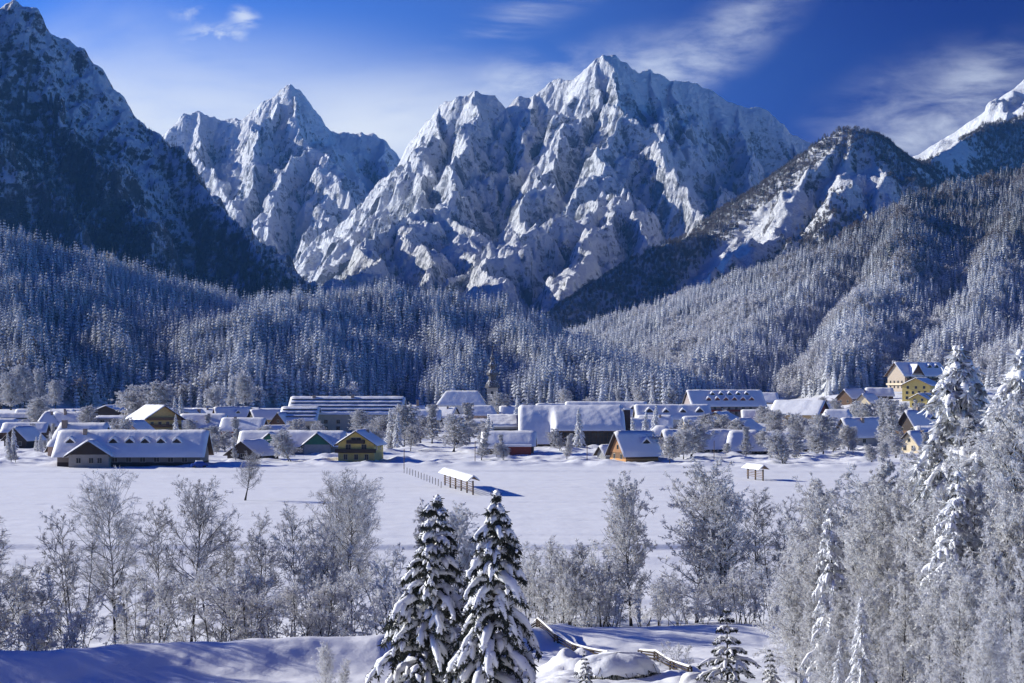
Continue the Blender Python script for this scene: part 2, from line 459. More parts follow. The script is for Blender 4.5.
# A: dark wooded mountain
MA = Massif([
    ([(-420, -160, 4300), (-200, -90, 4300), (-60, -35, 4250), (0, 10, 4250), (15, 1, 4250), (30, 8, 4250), (44, 26, 4250), (57, 33, 4250), (79, 48, 4250), (88, 72, 4250)], {'s': 1.05, 'A': 3500}),
    ([(79, 48, 4250), (88, 72, 4250), (100, 91, 4230), (105, 100, 4200), (145, 123, 4150), (167, 138, 4100), (185, 154, 4050)], {'s': 1.3, 'A': 6000, 'c': 1}),
    ([(167, 138, 4100), (185, 154, 4050), (200, 182, 3980), (226, 208, 3880)], {'s': 1.6, 'A': 6000, 'c': 1}),
    ([(226, 208, 3880), (246, 232, 3760), (262, 255, 3640), (276, 280, 3500)], {'s': 2.4, 'A': 9000, 'c': 1}),
    ([(57, 33, 4250), (65, 110, 4000), (105, 165, 3800), (150, 215, 3600), (190, 258, 3420), (205, 285, 3300)], {'s': 1.7, 'A': 4000}),
    ([(-60, -35, 4250), (-20, 90, 3800), (20, 150, 3600), (80, 215, 3350), (130, 262, 3150)], {'s': 1.2, 'A': 2500}),
    ([(-200, -90, 4250), (-130, 100, 3700), (-40, 190, 3350), (20, 235, 3100)], {'s': 1.0, 'A': 2000}),
], 0.9, 900, flute=(55, 75), rn=(110, 420, 7), jag=15, seed=1, taper=160, warp=(50, 260))
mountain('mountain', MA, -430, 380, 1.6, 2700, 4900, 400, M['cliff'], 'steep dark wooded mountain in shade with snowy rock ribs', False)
# B: far pyramid peak
MB_ = Massif([
    ([(140, 160, 8100), (170, 130, 8100), (184, 112, 8100), (200, 113, 8100), (221, 118, 8100), (241, 118, 8050), (261, 103, 8000), (278, 90, 8000), (290, 83, 8000), (301, 91, 8000), (317, 113, 8050), (332, 130, 8100), (352, 133, 8100), (362, 131, 8100), (382, 138, 8100), (399, 159, 8150), (440, 180, 8200)], {'s': 1.25, 'A': 1100}),
    [(275, 98, 7950), (262, 112, 7800), (258, 130, 7700), (256, 152, 7550), (246, 180, 7300), (236, 215, 7000)],
    [(296, 95, 7950), (300, 120, 7750), (303, 134, 7600), (285, 160, 7400), (272, 190, 7150), (258, 225, 6850), (262, 250, 6600)],
    [(303, 134, 7600), (318, 140, 7550), (330, 165, 7300), (340, 190, 7100)],
    [(330, 190, 7050), (320, 206, 6900), (308, 235, 6650), (300, 262, 6400)],
    [(200, 113, 8100), (205, 150, 7700), (222, 185, 7400)],
    [(382, 138, 8100), (384, 175, 7700), (378, 215, 7300), (360, 245, 6900)],
], 1.35, 900, flute=(70, 70), rn=(85, 460, 6), jag=12, seed=2, taper=150, warp=(50, 260))
mountain('mountain', MB_, 120, 460, 1.0, 6000, 8600, 420, M['alp'], 'distant pale blue pyramid peak capped by one sharp summit', False)
# C: the great massif
MC = Massif([
    ([(380, 215, 6700), (404, 156, 6450), (412, 138, 6350), (425, 122, 6300), (439, 106, 6250), (455, 98, 6200), (475, 89, 6200), (495, 96, 6200), (506, 107, 6200), (518, 98, 6200), (534, 94, 6200), (554, 79, 6200), (574, 78, 6150), (589, 67, 6100), (596, 56, 6050), (603, 52, 6050), (615, 56, 6050), (631, 68, 6050), (651, 71, 6100), (674, 79, 6150), (698, 83, 6200), (714, 90, 6200), (738, 106, 6200), (761, 107, 6200), (773, 114, 6200), (789, 132, 6200), (809, 142, 6200), (870, 180, 6200), (960, 260, 6200)], {'s': 1.4, 'A': 1000}),
    [(599, 56, 6050), (592, 80, 5950), (589, 91, 5900), (580, 118, 5700), (560, 145, 5550), (540, 172, 5350), (527, 200, 5150), (515, 226, 4950)],
    [(603, 54, 6050), (612, 85, 5850), (629, 113, 5500), (611, 132, 5400), (591, 155, 5250), (572, 180, 5100), (560, 200, 5000)],
    [(629, 113, 5500), (645, 120, 5450), (658, 140, 5350), (672, 160, 5200), (694, 204, 4900), (702, 235, 4700)],
    ([(575, 212, 4950), (599, 188, 4900), (617, 186, 4850), (630, 192, 4800), (645, 205, 4700), (662, 228, 4500), (672, 260, 4200)], {'s': 1.1, 'A': 700}),
    ([(617, 186, 4850), (592, 198, 4700), (570, 207, 4600), (540, 220, 4450), (518, 234, 4300), (498, 258, 4150), (482, 280, 4000), (468, 300, 3900)], {'s': 1.1, 'A': 600}),
    ([(617, 190, 4800), (600, 222, 4450), (575, 255, 4200), (548, 285, 4000)], {'s': 1.0, 'A': 600}),
    [(475, 89, 6200), (468, 125, 5900), (460, 160, 5650), (452, 192, 5400)],
    [(439, 106, 6250), (428, 140, 6000), (420, 175, 5700), (414, 200, 5500)],
    [(506, 107, 6200), (502, 140, 5950), (496, 172, 5700)],
    [(534, 94, 6200), (525, 130, 5950), (518, 160, 5700)],
    ([(460, 186, 5400), (440, 196, 5200), (415, 204, 5000), (400, 214, 4850), (388, 228, 4700), (368, 245, 4500), (342, 272, 4250), (325, 290, 4100)], {'s': 1.0, 'A': 600}),
    ([(415, 204, 5000), (420, 235, 4650), (432, 262, 4400), (440, 290, 4150)], {'s': .9, 'A': 600}),
    ([(452, 192, 5300), (465, 220, 4900), (468, 250, 4600), (470, 280, 4300)], {'s': .8, 'A': 600}),
    [(674, 79, 6150), (690, 120, 5850), (705, 160, 5600), (722, 200, 5300), (735, 240, 5000)],
    [(738, 106, 6200), (745, 140, 5950), (755, 175, 5700), (765, 215, 5400)],
    [(789, 132, 6200), (795, 165, 5950), (800, 200, 5700)],
    [(651, 71, 6100), (662, 110, 5850), (680, 140, 5600)],
], 1.3, 900, flute=(70, 60), rn=(85, 430, 7), jag=9, seed=3, taper=130, warp=(55, 240))
mountain('mountain', MC, 236, 960, 0.9, 3700, 6700, 560, M['alp'], 'massive snowy rock massif with broken crest towering over the valley', False)
# D: wooded dome with snow cliff, and its lower ridge
MD = Massif([
    ([(505, 345, 3300), (540, 322, 3300), (580, 292, 3400), (620, 266, 3550), (655, 250, 3650), (690, 236, 3750), (722, 230, 3850), (740, 216, 3900), (762, 197, 3950), (785, 178, 4000), (800, 163, 4000), (815, 145, 4000), (826, 137, 4000), (838, 130, 4000), (850, 128, 4000), (866, 130, 4000), (880, 135, 4050), (893, 146, 4100), (905, 159, 4200), (925, 163, 4400), (945, 152, 4600), (970, 135, 4800), (988, 124, 4900), (1010, 120, 4950), (1040, 112, 5000), (1150, 70, 5000)], {'s': 0.75, 'A': 1500}),
    ([(840, 133, 3980), (826, 155, 3900), (805, 175, 3820), (780, 205, 3650), (750, 238, 3450), (720, 262, 3300), (690, 285, 3100), (660, 310, 2900), (640, 335, 2700)], {'s': 0.8, 'A': 1500}),
    ([(880, 135, 4050), (882, 165, 3850), (868, 205, 3600), (845, 240, 3400), (800, 280, 3100), (740, 325, 2800)], {'s': 0.85, 'A': 1500}),
    ([(850, 128, 4000), (848, 160, 3850), (832, 200, 3600), (800, 240, 3350), (770, 270, 3200)], {'s': 0.85, 'A': 1500}),
    ([(975, 132, 4800), (958, 140, 4600), (930, 160, 4450), (905, 185, 4250)], {'s': .9, 'A': 1500}),
], 0.8, 1500, flute=(22, 80), rn=(70, 420, 6), jag=6, seed=4, taper=140, warp=(35, 240))
mountain('mountain', MD, 490, 1160, 1.5, 1700, 5300, 440, M['cliff'], 'wooded dome mountain with a bright snow cliff on its flank')
# E: far white summit
ME = Massif([
    ([(900, 200, 6600), (945, 152, 6600), (985, 122, 6500), (1000, 103, 6500), (1012, 88, 6500), (1024, 79, 6500), (1050, 58, 6500), (1120, 10, 6500), (1250, 60, 6500)], {'s': 0.9, 'A': 1100}),
    [(1012, 88, 6500), (1000, 112, 6200), (985, 140, 5900)],
], 0.9, 1100, flute=(35, 100), rn=(60, 400, 5), jag=5, seed=5, taper=100, warp=(40, 260))
mountain('mountain', ME, 890, 1260, 2.0, 5400, 7200, 180, M['alp'], 'small bright white summit beyond the wooded ridge')
# F: rimed forest slope
MF = Massif([
    ([(600, 402, 1500), (640, 392, 1600), (690, 368, 1800), (740, 335, 2050), (800, 292, 2350), (850, 250, 2600), (880, 222, 2800), (905, 203, 2900), (945, 190, 3000), (985, 182, 3100), (1024, 172, 3150), (1100, 150, 3200), (1300, 90, 3300)], {'s': 0.36, 'A': 3000, 'asym': 4.0}),
    ([(820, 360, 1700), (860, 320, 1950), (890, 260, 2350), (905, 203, 2900)], {'s': 0.42, 'A': 3000, 'asym': 2.2}),
    ([(930, 355, 1700), (960, 310, 2000), (1000, 240, 2500), (1024, 172, 3150)], {'s': 0.42, 'A': 3000, 'asym': 1.5}),
    ([(1200, 130, 3200), (1150, 220, 2400), (1080, 310, 1900), (1040, 350, 1600)], {'s': 0.45, 'A': 3000}),
], 0.4, 3000, flute=(6, 120), rn=(16, 320, 5), jag=2, seed=6, taper=200, warp=(30, 240))
_mfh = MF.h
def mf_h(x, y):
    return _mfh(x, y)
# G: wooded hill behind the village
MG = Massif([
    ([(-420, 215, 2050), (-200, 228, 2000), (-60, 236, 1950), (0, 243, 1950), (60, 259, 1950), (120, 276, 1980), (170, 292, 2050), (215, 304, 2150), (300, 312, 2250)], {'s': 0.36, 'A': 4000}),
    ([(228, 386, 1480), (232, 362, 1540), (243, 338, 1620), (268, 314, 1720), (300, 301, 1820), (345, 296, 1900), (400, 296, 1950), (440, 300, 1960), (480, 309, 1940), (520, 326, 1880), (560, 346, 1790), (610, 372, 1650), (645, 396, 1500)], {'s': 0.40, 'A': 4000}),
    ([(300, 301, 1820), (315, 330, 1700), (330, 366, 1580), (335, 392, 1500)], {'s': 0.5, 'A': 4000}),
    ([(0, 243, 1950), (10, 300, 1720), (15, 360, 1500)], {'s': 0.42, 'A': 4000}),
    ([(90, 268, 1960), (105, 315, 1760), (120, 368, 1550)], {'s': 0.42, 'A': 4000}),
    ([(-160, 232, 1980), (-110, 320, 1650), (-90, 390, 1480)], {'s': 0.33, 'A': 4000}),
    ([(430, 299, 1960), (440, 330, 1800), (448, 362, 1640), (452, 392, 1520)], {'s': 0.5, 'A': 4000}),
    ([(520, 326, 1880), (540, 360, 1680), (552, 390, 1540)], {'s': 0.5, 'A': 4000}),
], 0.3, 4000, flute=(0, 100), rn=(8, 180, 4), jag=1, seed=7, taper=120, warp=(20, 160))
mountain('hill', MG, -430, 700, 4, 1350, 2450, 150, M['floor'], 'low hill covered in dense rimed forest behind the village')
mountain('hill_slope', MF, 540, 1320, 4, 1350, 3600, 220, M['floor'], 'long rising hillside covered in frosted forest')

# ------------------------------------------------------------------ far-forest conifers (built once, set out by geometry nodes)
PROTO = bpy.data.collections.new('tree_kinds')      # never linked to the scene
def conifer_mesh(name, seed, H=1.0, R=0.17, tiers=9, per=8, droop=0.55, base=0.06):
    """tiers of drooping, ragged fronds round a stem; unit height"""
    r = np.random.default_rng(seed); V = []; F = []
    for i in range(tiers):
        f = i / (tiers - 1)
        z = base + (1 - base) * (f ** 0.92) * 0.93
        rad = R * ((1 - f) ** 0.8) * r.uniform(0.8, 1.15) + 0.012
        n = max(4, int(per * (1 - 0.45 * f)))
        off = r.uniform(0, 6.28)
        for k in range(n):
            a = off + 6.283 * k / n + r.uniform(-.25, .25)
            L = rad * r.uniform(0.65, 1.2); hw = 0.9 * rad * math.pi / n * r.uniform(.8, 1.3) + 0.006
            ca, sa = math.cos(a), math.sin(a)
            zt = z + 0.055 * (1 - f) + 0.02; zd = z - L * droop
            b = len(V)
            V += [(0, 0, zt), (ca * L * .55 - sa * hw, sa * L * .55 + ca * hw, z - L * .12), (ca * L * .6, sa * L * .6, z + L * 0.10), (ca * L * .55 + sa * hw, sa * L * .55 - ca * hw, z - L * .12), (ca * L, sa * L, zd)]
            F += [(b, b + 1, b + 2), (b, b + 2, b + 3), (b + 1, b + 4, b + 2), (b + 2, b + 4, b + 3)]
    b = len(V); V += [(-.012, -.008, -0.04), (.012, -.008, -0.04), (0, .013, -0.04), (0, 0, 1.0)]
    F += [(b, b + 1, b + 3), (b + 1, b + 2, b + 3), (b + 2, b, b + 3)]
    V = np.array(V) * H
    return mesh_np(name, V, [np.array(F)], M['conifer'])
def proto(name, me):
    o = bpy.data.objects.new(name, me); PROTO.objects.link(o); return o
CON = [conifer_mesh('spruce_far', 100 + i, R=[.15, .18, .21, .14, .17][i], tiers=[9, 9, 8, 10, 9][i], per=8) for i in range(5)]
LOW = [conifer_mesh('spruce_farther', 200 + i, R=[.19, .22, .25][i], tiers=6, per=6) for i in range(3)]
def puff_mesh(name, seed):
    """leafless rounded tree, seen far away: a ragged cloud of twig slivers"""
    r = np.random.default_rng(seed); V = []; F = []
    for k in range(150):
        d = r.normal(size=3); d /= np.linalg.norm(d); rr = r.uniform(.45, 1) ** .5
        c = np.array([0, 0, .58]) + d * rr * np.array([.30, .30, .40])
        u = d + r.normal(size=3) * .7 + np.array([0, 0, .3]); u /= np.linalg.norm(u)
        w = np.cross(u, r.normal(size=3)); w /= np.linalg.norm(w)
        b = len(V); V += [c - u * .10, c + w * .030, c + u * .10, c - w * .030]
        F += [(b, b + 1, b + 2), (b, b + 2, b + 3)]
    b = len(V); V += [(-.02, -.015, -.03), (.02, -.015, -.03), (0, .02, -.03), (0, 0, .6)]
    F += [(b, b + 1, b + 3), (b + 1, b + 2, b + 3), (b + 2, b, b + 3)]
    return mesh_np(name, np.array(V), [np.array(F)], M['brown_wood'])
PUF = [puff_mesh('round_tree_far', 300 + i) for i in range(3)]
PROTO_NAMES = []
for i, me in enumerate(CON + LOW + PUF):
    proto(f'kind_{i:02d}', me)            # sorted by name = instance index

def gn_forest(name, pts, scale, rot, frost, kind, label):
    me = bpy.data.meshes.new(name); n = len(pts)
    me.vertices.add(n); me.vertices.foreach_set('co', np.asarray(pts, np.float32).ravel())
    for nm, arr, ty in (('scale', scale, 'FLOAT'), ('rot', rot, 'FLOAT'), ('frost', frost, 'FLOAT'), ('kind', kind, 'INT')):
        a = me.attributes.new(nm, ty, 'POINT'); a.data.foreach_set('value', np.asarray(arr, np.int32 if ty == 'INT' else np.float32))
    o = obj(name, me)
    ng = bpy.data.node_groups.new(name, 'GeometryNodeTree')
    ng.interface.new_socket('Geometry', in_out='INPUT', socket_type='NodeSocketGeometry')
    ng.interface.new_socket('Geometry', in_out='OUTPUT', socket_type='NodeSocketGeometry')
    N = ng.nodes.new; L = ng.links.new
    gi = N('NodeGroupInput'); go = N('NodeGroupOutput'); ip = N('GeometryNodeInstanceOnPoints'); ci = N('GeometryNodeCollectionInfo')
    ci.inputs['Collection'].default_value = PROTO
    ci.inputs['Separate Children'].default_value = True; ci.inputs['Reset Children'].default_value = True
    def at(nm, ty):
        x = N('GeometryNodeInputNamedAttribute'); x.data_type = ty; x.inputs['Name'].default_value = nm; return x.outputs['Attribute']
    L(gi.outputs[0], ip.inputs['Points']); L(ci.outputs[0], ip.inputs['Instance'])
    ip.inputs['Pick Instance'].default_value = True
    L(at('kind', 'INT'), ip.inputs['Instance Index']); L(at('scale', 'FLOAT'), ip.inputs['Scale'])
    cx = N('ShaderNodeCombineXYZ'); L(at('rot', 'FLOAT'), cx.inputs[2]); L(cx.outputs[0], ip.inputs['Rotation'])
    L(ip.outputs[0], go.inputs[0])
    md = o.modifiers.new('trees', 'NODES'); md.node_group = ng
    tag(o, label, 'forest', kind='stuff')
    return o

def grow_points(mas, px0, px1, d0, d1, spacing, size, mask, seed, keep_behind=6.0, extra=()):
    """jittered grid over the real hillside; drops what no eye near the viewpoint could see over the crest"""
    r = np.random.default_rng(seed)
    xs = np.arange(PX(px0, d1), PX(px1, d1), spacing); ys = np.arange(d0, d1, spacing)
    X, Y = np.meshgrid(xs, ys); X = X.ravel() + r.uniform(-.5, .5, X.size) * spacing; Y = Y.ravel() + r.uniform(-.5, .5, Y.size) * spacing
    p = 512 + FPX * X / Y; k = (p > px0) & (p < px1); X, Y, p = X[k], Y[k], p[k]
    Z = mas.h(X, Y); k = Z > ground_z(X, Y) - 0.5; X, Y, Z, p = X[k], Y[k], Z[k], p[k]
    pyv = HY - FPX * (Z - CZ) / Y
    k = r.uniform(size=len(X)) < mask(p, pyv, X, Y, Z); X, Y, Z, p = X[k], Y[k], Z[k], p[k]
    S = size[0] + (size[1] - size[0]) * np.clip(r.beta(1.6, 2, len(X)) * (1 + 0.7 * fbm(X / 55, Y / 55, 3, seed + 70)) + .05, 0, 1.15)
    pg = np.arange(px0 - 8, px1 + 8, 4.0); dg = np.linspace(d0 * .9, d1 * 1.02, 240)
    PG, DG = np.meshgrid(pg, dg); H = mas.h(((PG - 512) / FPX * DG).ravel(), DG.ravel()).reshape(PG.shape)
    el = (H - CZ) / DG; cm = np.maximum.accumulate(el, axis=0)
    ic = np.clip(((p - pg[0]) / 4.0).round().astype(int), 0, len(pg) - 1); ir = np.clip(np.searchsorted(dg, Y) - 1, 0, len(dg) - 1)
    vis = (Z + S + keep_behind - CZ) / Y > cm[ir, ic]
    return X[vis], Y[vis], Z[vis], p[vis], S[vis], r

FOREST_IND = []           # (x, y, z, size, frost, mesh) of the spruces that stand as things of their own
def forest(name, mas, px0, px1, d0, d1, spacing, size, mask, frostf, seed, label, kinds=(0, 1, 2, 3, 4), puff=0.0, nind=0, keep=6.0, tagset=None):
    X, Y, Z, p, S, r = grow_points(mas, px0, px1, d0, d1, spacing, size, mask, seed, keep)
    fr = frostf(p, HY - FPX * (Z - CZ) / Y, X, Y) + r.uniform(-.08, .08, len(X))
    kd = np.array(kinds)[r.integers(0, len(kinds), len(X))]
    if puff:
        pf = puff(p, Y, X) if callable(puff) else np.full(len(X), puff)
        isp = r.uniform(size=len(X)) < pf; kd = np.where(isp, 8 + r.integers(0, 3, len(X)), kd); S = np.where(isp, S * .72, S); fr = np.where(isp, fr + .05, fr)
    rot = r.uniform(0, 6.28, len(X)); keepi = np.ones(len(X), bool)
    if nind:
        inframe = (p > -5) & (p < 1029) & (kd < 8)
        order = np.argsort(-(S / Y) * inframe)[:nind]; keepi[order] = False
        for i in order: FOREST_IND.append((X[i], Y[i], Z[i], S[i], fr[i], int(kd[i]), rot[i], tagset))
    print(name, len(X))
    return gn_forest(name, np.column_stack([X, Y, Z - .4])[keepi], S[keepi], rot[keepi], fr[keepi], kd[keepi], label)

one = lambda p, y, X, Y, Z: np.full(len(p), 1.0)
def fr_light_hill(p, y, X, Y): return 0.80 - 0.20 * sstep(p, 225, 180) * sstep(y, 290, 340) + 0.10 * sstep(p, 205, 235) * sstep(p, 360, 300) + 0.16 * fbm(X / 120, Y / 120, 3, 81)  # rime load, with sunlight on the dome's left flank and lower-left shade painted in
forest('forest', MG, -70, 700, 1380, 2300, 5.6, (13, 29), lambda p, y, X, Y, Z: 1.0 - .75 * sstep(fbm(X / 30, Y / 30, 3, 180), .35, .6), fr_light_hill, 11, 'dense rimed spruce forest covering the low hill behind the village', nind=140, tagset='hill', puff=lambda p, Y, X: sstep(Y, 1560, 1440) * 0.30)
def fr_slope(p, y, X, Y):
    up = sstep(y, 345, 215)
    return 1.05 - 0.72 * up + 0.16 * fbm(X / 160, Y / 160, 3, 82)
forest('forest', MF, 550, 1090, 1380, 3350, 7.2, (11, 27), lambda p, y, X, Y, Z: 1.0 - .7 * sstep(fbm(X / 35, Y / 35, 3, 181), .35, .6), fr_slope, 12, 'frosted forest covering the long hillside above the upper village', nind=140, tagset='slope', puff=lambda p, Y, X: 0.12 + 0.6 * sstep(fbm(X / 140, Y / 140, 3, 83), .1, .5))
# sparser mountain woods
def mask_a(p, y, X, Y, Z):
    q = y - 0.78 * p                                            # runs with the slope of the ridge
    n = fbm(q / 34 + Y / 2500, p / 130, 4, 84)
    line = y - np.interp(p, [-70, 0, 100, 200, 320], [60, 95, 150, 195, 285])   # tree line
    low = sstep(line, -20, 60)
    return np.clip(low * (0.12 + 0.95 * sstep(n, -.38, -.02)) + 0.25 * sstep(n, .15, .5) * sstep(line, -90, -10), 0, 1)
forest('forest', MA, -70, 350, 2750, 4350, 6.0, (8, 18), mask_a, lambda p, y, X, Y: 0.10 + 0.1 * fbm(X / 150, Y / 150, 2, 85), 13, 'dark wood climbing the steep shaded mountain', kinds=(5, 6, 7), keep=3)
def mask_d(p, y, X, Y, Z):
    n = fbm(X / 110, Y / 110, 4, 86)
    cliffc = np.interp(p, [640, 690, 740, 790, 830, 870, 900], [330, 288, 250, 212, 175, 190, 215])
    t = np.exp(-((y - cliffc) / np.interp(p, [640, 700, 760, 830, 880, 905], [8, 18, 32, 32, 40, 30])) ** 2) * (p > 655) * (p < 905)
    e = np.exp(-(((p - 955) / 28) ** 2 + ((y - 155) / 20) ** 2))
    return np.clip(1.0 - 1.25 * t - 1.3 * e + 0.45 * n * (t + e), 0.0, 1)
forest('forest', MD, 492, 1090, 1700, 5050, 5.8, (8, 17), mask_d, lambda p, y, X, Y: 0.12 + 0.15 * fbm(X / 150, Y / 150, 2, 87) + 0.15 * sstep(y, 240, 330), 14, 'brown and grey wood on the dome mountain and its ridge', kinds=(5, 6, 7), keep=3, puff=0.55)
def mask_c(p, y, X, Y, Z):
    n = fbm(X / 90, Y / 90, 4, 88)
    a = sstep(y, 240, 285) * (p < 480) * sstep(n, -.3, .2)
    b = np.exp(-(((p - 575) / 60) ** 2 + ((y - 218) / 22) ** 2)) * sstep(n, -.1, .3) * .8
    c = sstep(y, 262, 300) * (p > 480) * sstep(n, .1, .4) * .5
    return np.clip(a + b + c, 0, 1)
forest('forest', MC, 330, 720, 3750, 5100, 11, (7, 15), mask_c, lambda p, y, X, Y: 0.30 + 0 * p, 15, 'thin dark wood at the foot of the great rock massif', kinds=(5, 6, 7), keep=3)
n_h = n_s = 0
for (x, y, z, s, fr, kd, ro, ts) in FOREST_IND:
    o = obj('spruce_tree', CON[kd] if kd < 5 else LOW[kd - 5], loc=(x, y, z - .4), rz=ro); o.scale = (s, s, s); o['frost'] = float(fr)
    if ts == 'hill': tag(o, 'tall rimed spruce in the front rank of the wooded hill behind the village', 'tree', 'front spruces of the wooded hill')
    else: tag(o, 'frosted spruce low on the long hillside just above the upper village', 'tree', 'lowest spruces of the long hillside')
# ------------------------------------------------------------------ polylines and tubes
def unit(v): return v / np.maximum(np.linalg.norm(v, axis=-1, keepdims=True), 1e-9)
def walk(start, d, length, nseg, wob, trop, r):
    """many polylines at once: (N, nseg+1, 3)"""
    P = [start]; p = start; d = unit(d); step = (length / nseg)[:, None]
    for k in range(nseg):
        d = unit(d + r.normal(size=d.shape) * wob + trop)
        p = p + d * step; P.append(p)
    return np.stack(P, 1)
def tubes(P, R, k):
    """P (N,m,3), R (N,m) -> verts, quads"""
    N, m, _ = P.shape
    D = np.empty_like(P); D[:, 1:-1] = P[:, 2:] - P[:, :-2]; D[:, 0] = P[:, 1] - P[:, 0]; D[:, -1] = P[:, -1] - P[:, -2]; D = unit(D)
    ref = np.where(np.abs(D[..., 2:3]) > .9, np.array([1., 0, 0]), np.array([0, 0, 1.]))
    U = unit(np.cross(D, ref)); W = np.cross(D, U)
    t = 2 * np.pi * np.arange(k) / k
    V = P[:, :, None, :] + R[:, :, None, None] * (U[:, :, None, :] * np.cos(t)[None, None, :, None] + W[:, :, None, :] * np.sin(t)[None, None, :, None])
    V = V.reshape(-1, 3)
    n, j, i = np.meshgrid(np.arange(N), np.arange(m - 1), np.arange(k), indexing='ij')
    a = (n * m + j) * k + i; b = (n * m + j) * k + (i + 1) % k
    Q = np.stack([a, b, b + k, a + k], -1).reshape(-1, 4)
    return V, Q
# ------------------------------------------------------------------ buildings
def wallmat(c, v=0.10): 
    k = 'wall_%02d_%02d_%02d' % tuple(int(x * 99) for x in c)
    if k not in M: M[k] = mat_plain(k, c, 0.85, v, 1.2)
    return M[k]
WHITE = (.62, .60, .55); CREAM = (.62, .52, .36); BEIGE = (.46, .41, .32); OCHRE = (.52, .36, .14); YEL = (.62, .48, .16); PINK = (.55, .38, .28)
WOOD = (.15, .085, .045); DARK = (.055, .042, .036); BROWN = (.11, .065, .04); ORANGE = (.50, .26, .10); RED = (.22, .06, .045); GREEN = (.05, .16, .12); GREY = (.26, .26, .27)
M['glass'] = mat_plain('window_glass', (.02, .024, .03), 0.12, 0.2, 2)
M['frame'] = mat_plain('window_frame', (.40, .36, .30), 0.6, 0.1, 2)
M['metal'] = mat_plain('dark_sheet_metal', (.06, .06, .065), 0.5, 0.2, 2)
M['brick'] = mat_plain('chimney_render', (.28, .22, .18), 0.9, 0.25, 3)
M['timber'] = mat_plain('weathered_timber', (.13, .085, .055), 0.85, 0.35, 2)

class MB:
    """collects boxes and polygons into one mesh"""
    def __init__(s): s.V = []; s.F = {}
    def poly(s, pts):
        b = len(s.V); s.V += [tuple(p) for p in pts]; s.F.setdefault(len(pts), []).append(list(range(b, b + len(pts))))
    def box(s, x0, x1, y0, y1, z0, z1):
        p = [(x0, y0, z0), (x1, y0, z0), (x1, y1, z0), (x0, y1, z0), (x0, y0, z1), (x1, y0, z1), (x1, y1, z1), (x0, y1, z1)]
        b = len(s.V); s.V += p
        for f in ((0, 3, 2, 1), (4, 5, 6, 7), (0, 1, 5, 4), (1, 2, 6, 5), (2, 3, 7, 6), (3, 0, 4, 7)): s.F.setdefault(4, []).append([b + i for i in f])
    def bar(s, a, c, w, h=None, k=4):
        a = np.array(a, float); c = np.array(c, float); d = c - a; d /= np.linalg.norm(d)
        u = np.cross(d, (0, 0, 1)); u = np.array((1, 0, 0)) if np.linalg.norm(u) < 1e-3 else u / np.linalg.norm(u)
        v = np.cross(u, d); h = h or w
        b = len(s.V)
        for e in (a, c):
            for i in range(k):
                t = 2 * math.pi * (i + .5) / k; s.V.append(tuple(e + u * w * .7 * math.cos(t) + v * h * .7 * math.sin(t)))
        for i in range(k): s.F.setdefault(4, []).append([b + i, b + (i + 1) % k, b + k + (i + 1) % k, b + k + i])
        s.F.setdefault(k, []).append(list(range(b, b + k))[::-1]); s.F.setdefault(k, []).append(list(range(b + k, b + 2 * k)))
    def build(s, name, mat, parent=None, loc=None, rz=None, smooth=False):
        return obj(name, mesh_np(name, s.V, [np.array(f) for f in s.F.values()], mat, smooth=smooth), parent, loc, rz)

def slab(fn, x0, x1, y0, y1, nx, ny, lo, hi):
    """closed sheet over a roof function; lo/hi(x, y) give the underside and top offsets"""
    xs = np.linspace(x0, x1, nx); ys = np.linspace(y0, y1, ny); X, Y = np.meshgrid(xs, ys); X = X.ravel(); Y = Y.ravel(); Z = fn(X, Y)
    T = np.column_stack([X, Y, Z + hi(X, Y)]); B = np.column_stack([X, Y, Z + lo(X, Y)]); V = np.vstack([T, B]); n = nx * ny
    i = np.arange((nx - 1) * (ny - 1)); r = i // (nx - 1); c = i % (nx - 1); a = r * nx + c
    Q = np.column_stack([a, a + 1, a + nx + 1, a + nx]); Qb = Q[:, ::-1] + n
    e = np.concatenate([np.arange(nx - 1), np.arange(ny - 1) * nx + nx - 1, np.arange(n - 1, n - nx, -1), np.arange(ny - 1, 0, -1) * nx])
    e2 = np.concatenate([e[1:], e[:1]])
    S = np.column_stack([e, e + n, e2 + n, e2])
    return V, [Q, Qb, S]

WIN = {}
def window_mesh(w, h):
    k = (round(w, 1), round(h, 1))
    if k not in WIN:
        m = MB(); m.box(-w / 2 - .09, w / 2 + .09, -.05, .03, -.09, h + .09); f = mesh_np('window', m.V, [np.array(x) for x in m.F.values()], M['frame'])
        p = MB()
        for sx in (-1, 1): p.box(min(sx * .04, sx * w / 2), max(sx * .04, sx * w / 2), -.075, -.055, .02, h)
        WIN[k] = (f, mesh_np('pane', p.V, [np.array(x) for x in p.F.values()], M['glass']))
    return WIN[k]
def add_window(parent, face, L, W, u, z, w, h):
    f, p = window_mesh(w, h)
    loc, rz = {'F': ((u, -W / 2, z), 0), 'B': ((u, W / 2, z), math.pi), 'L': ((-L / 2, u, z), -math.pi / 2), 'R': ((L / 2, u, z), math.pi / 2)}[face]
    o = obj('window', f, parent, loc, rz); obj('pane', p, o)

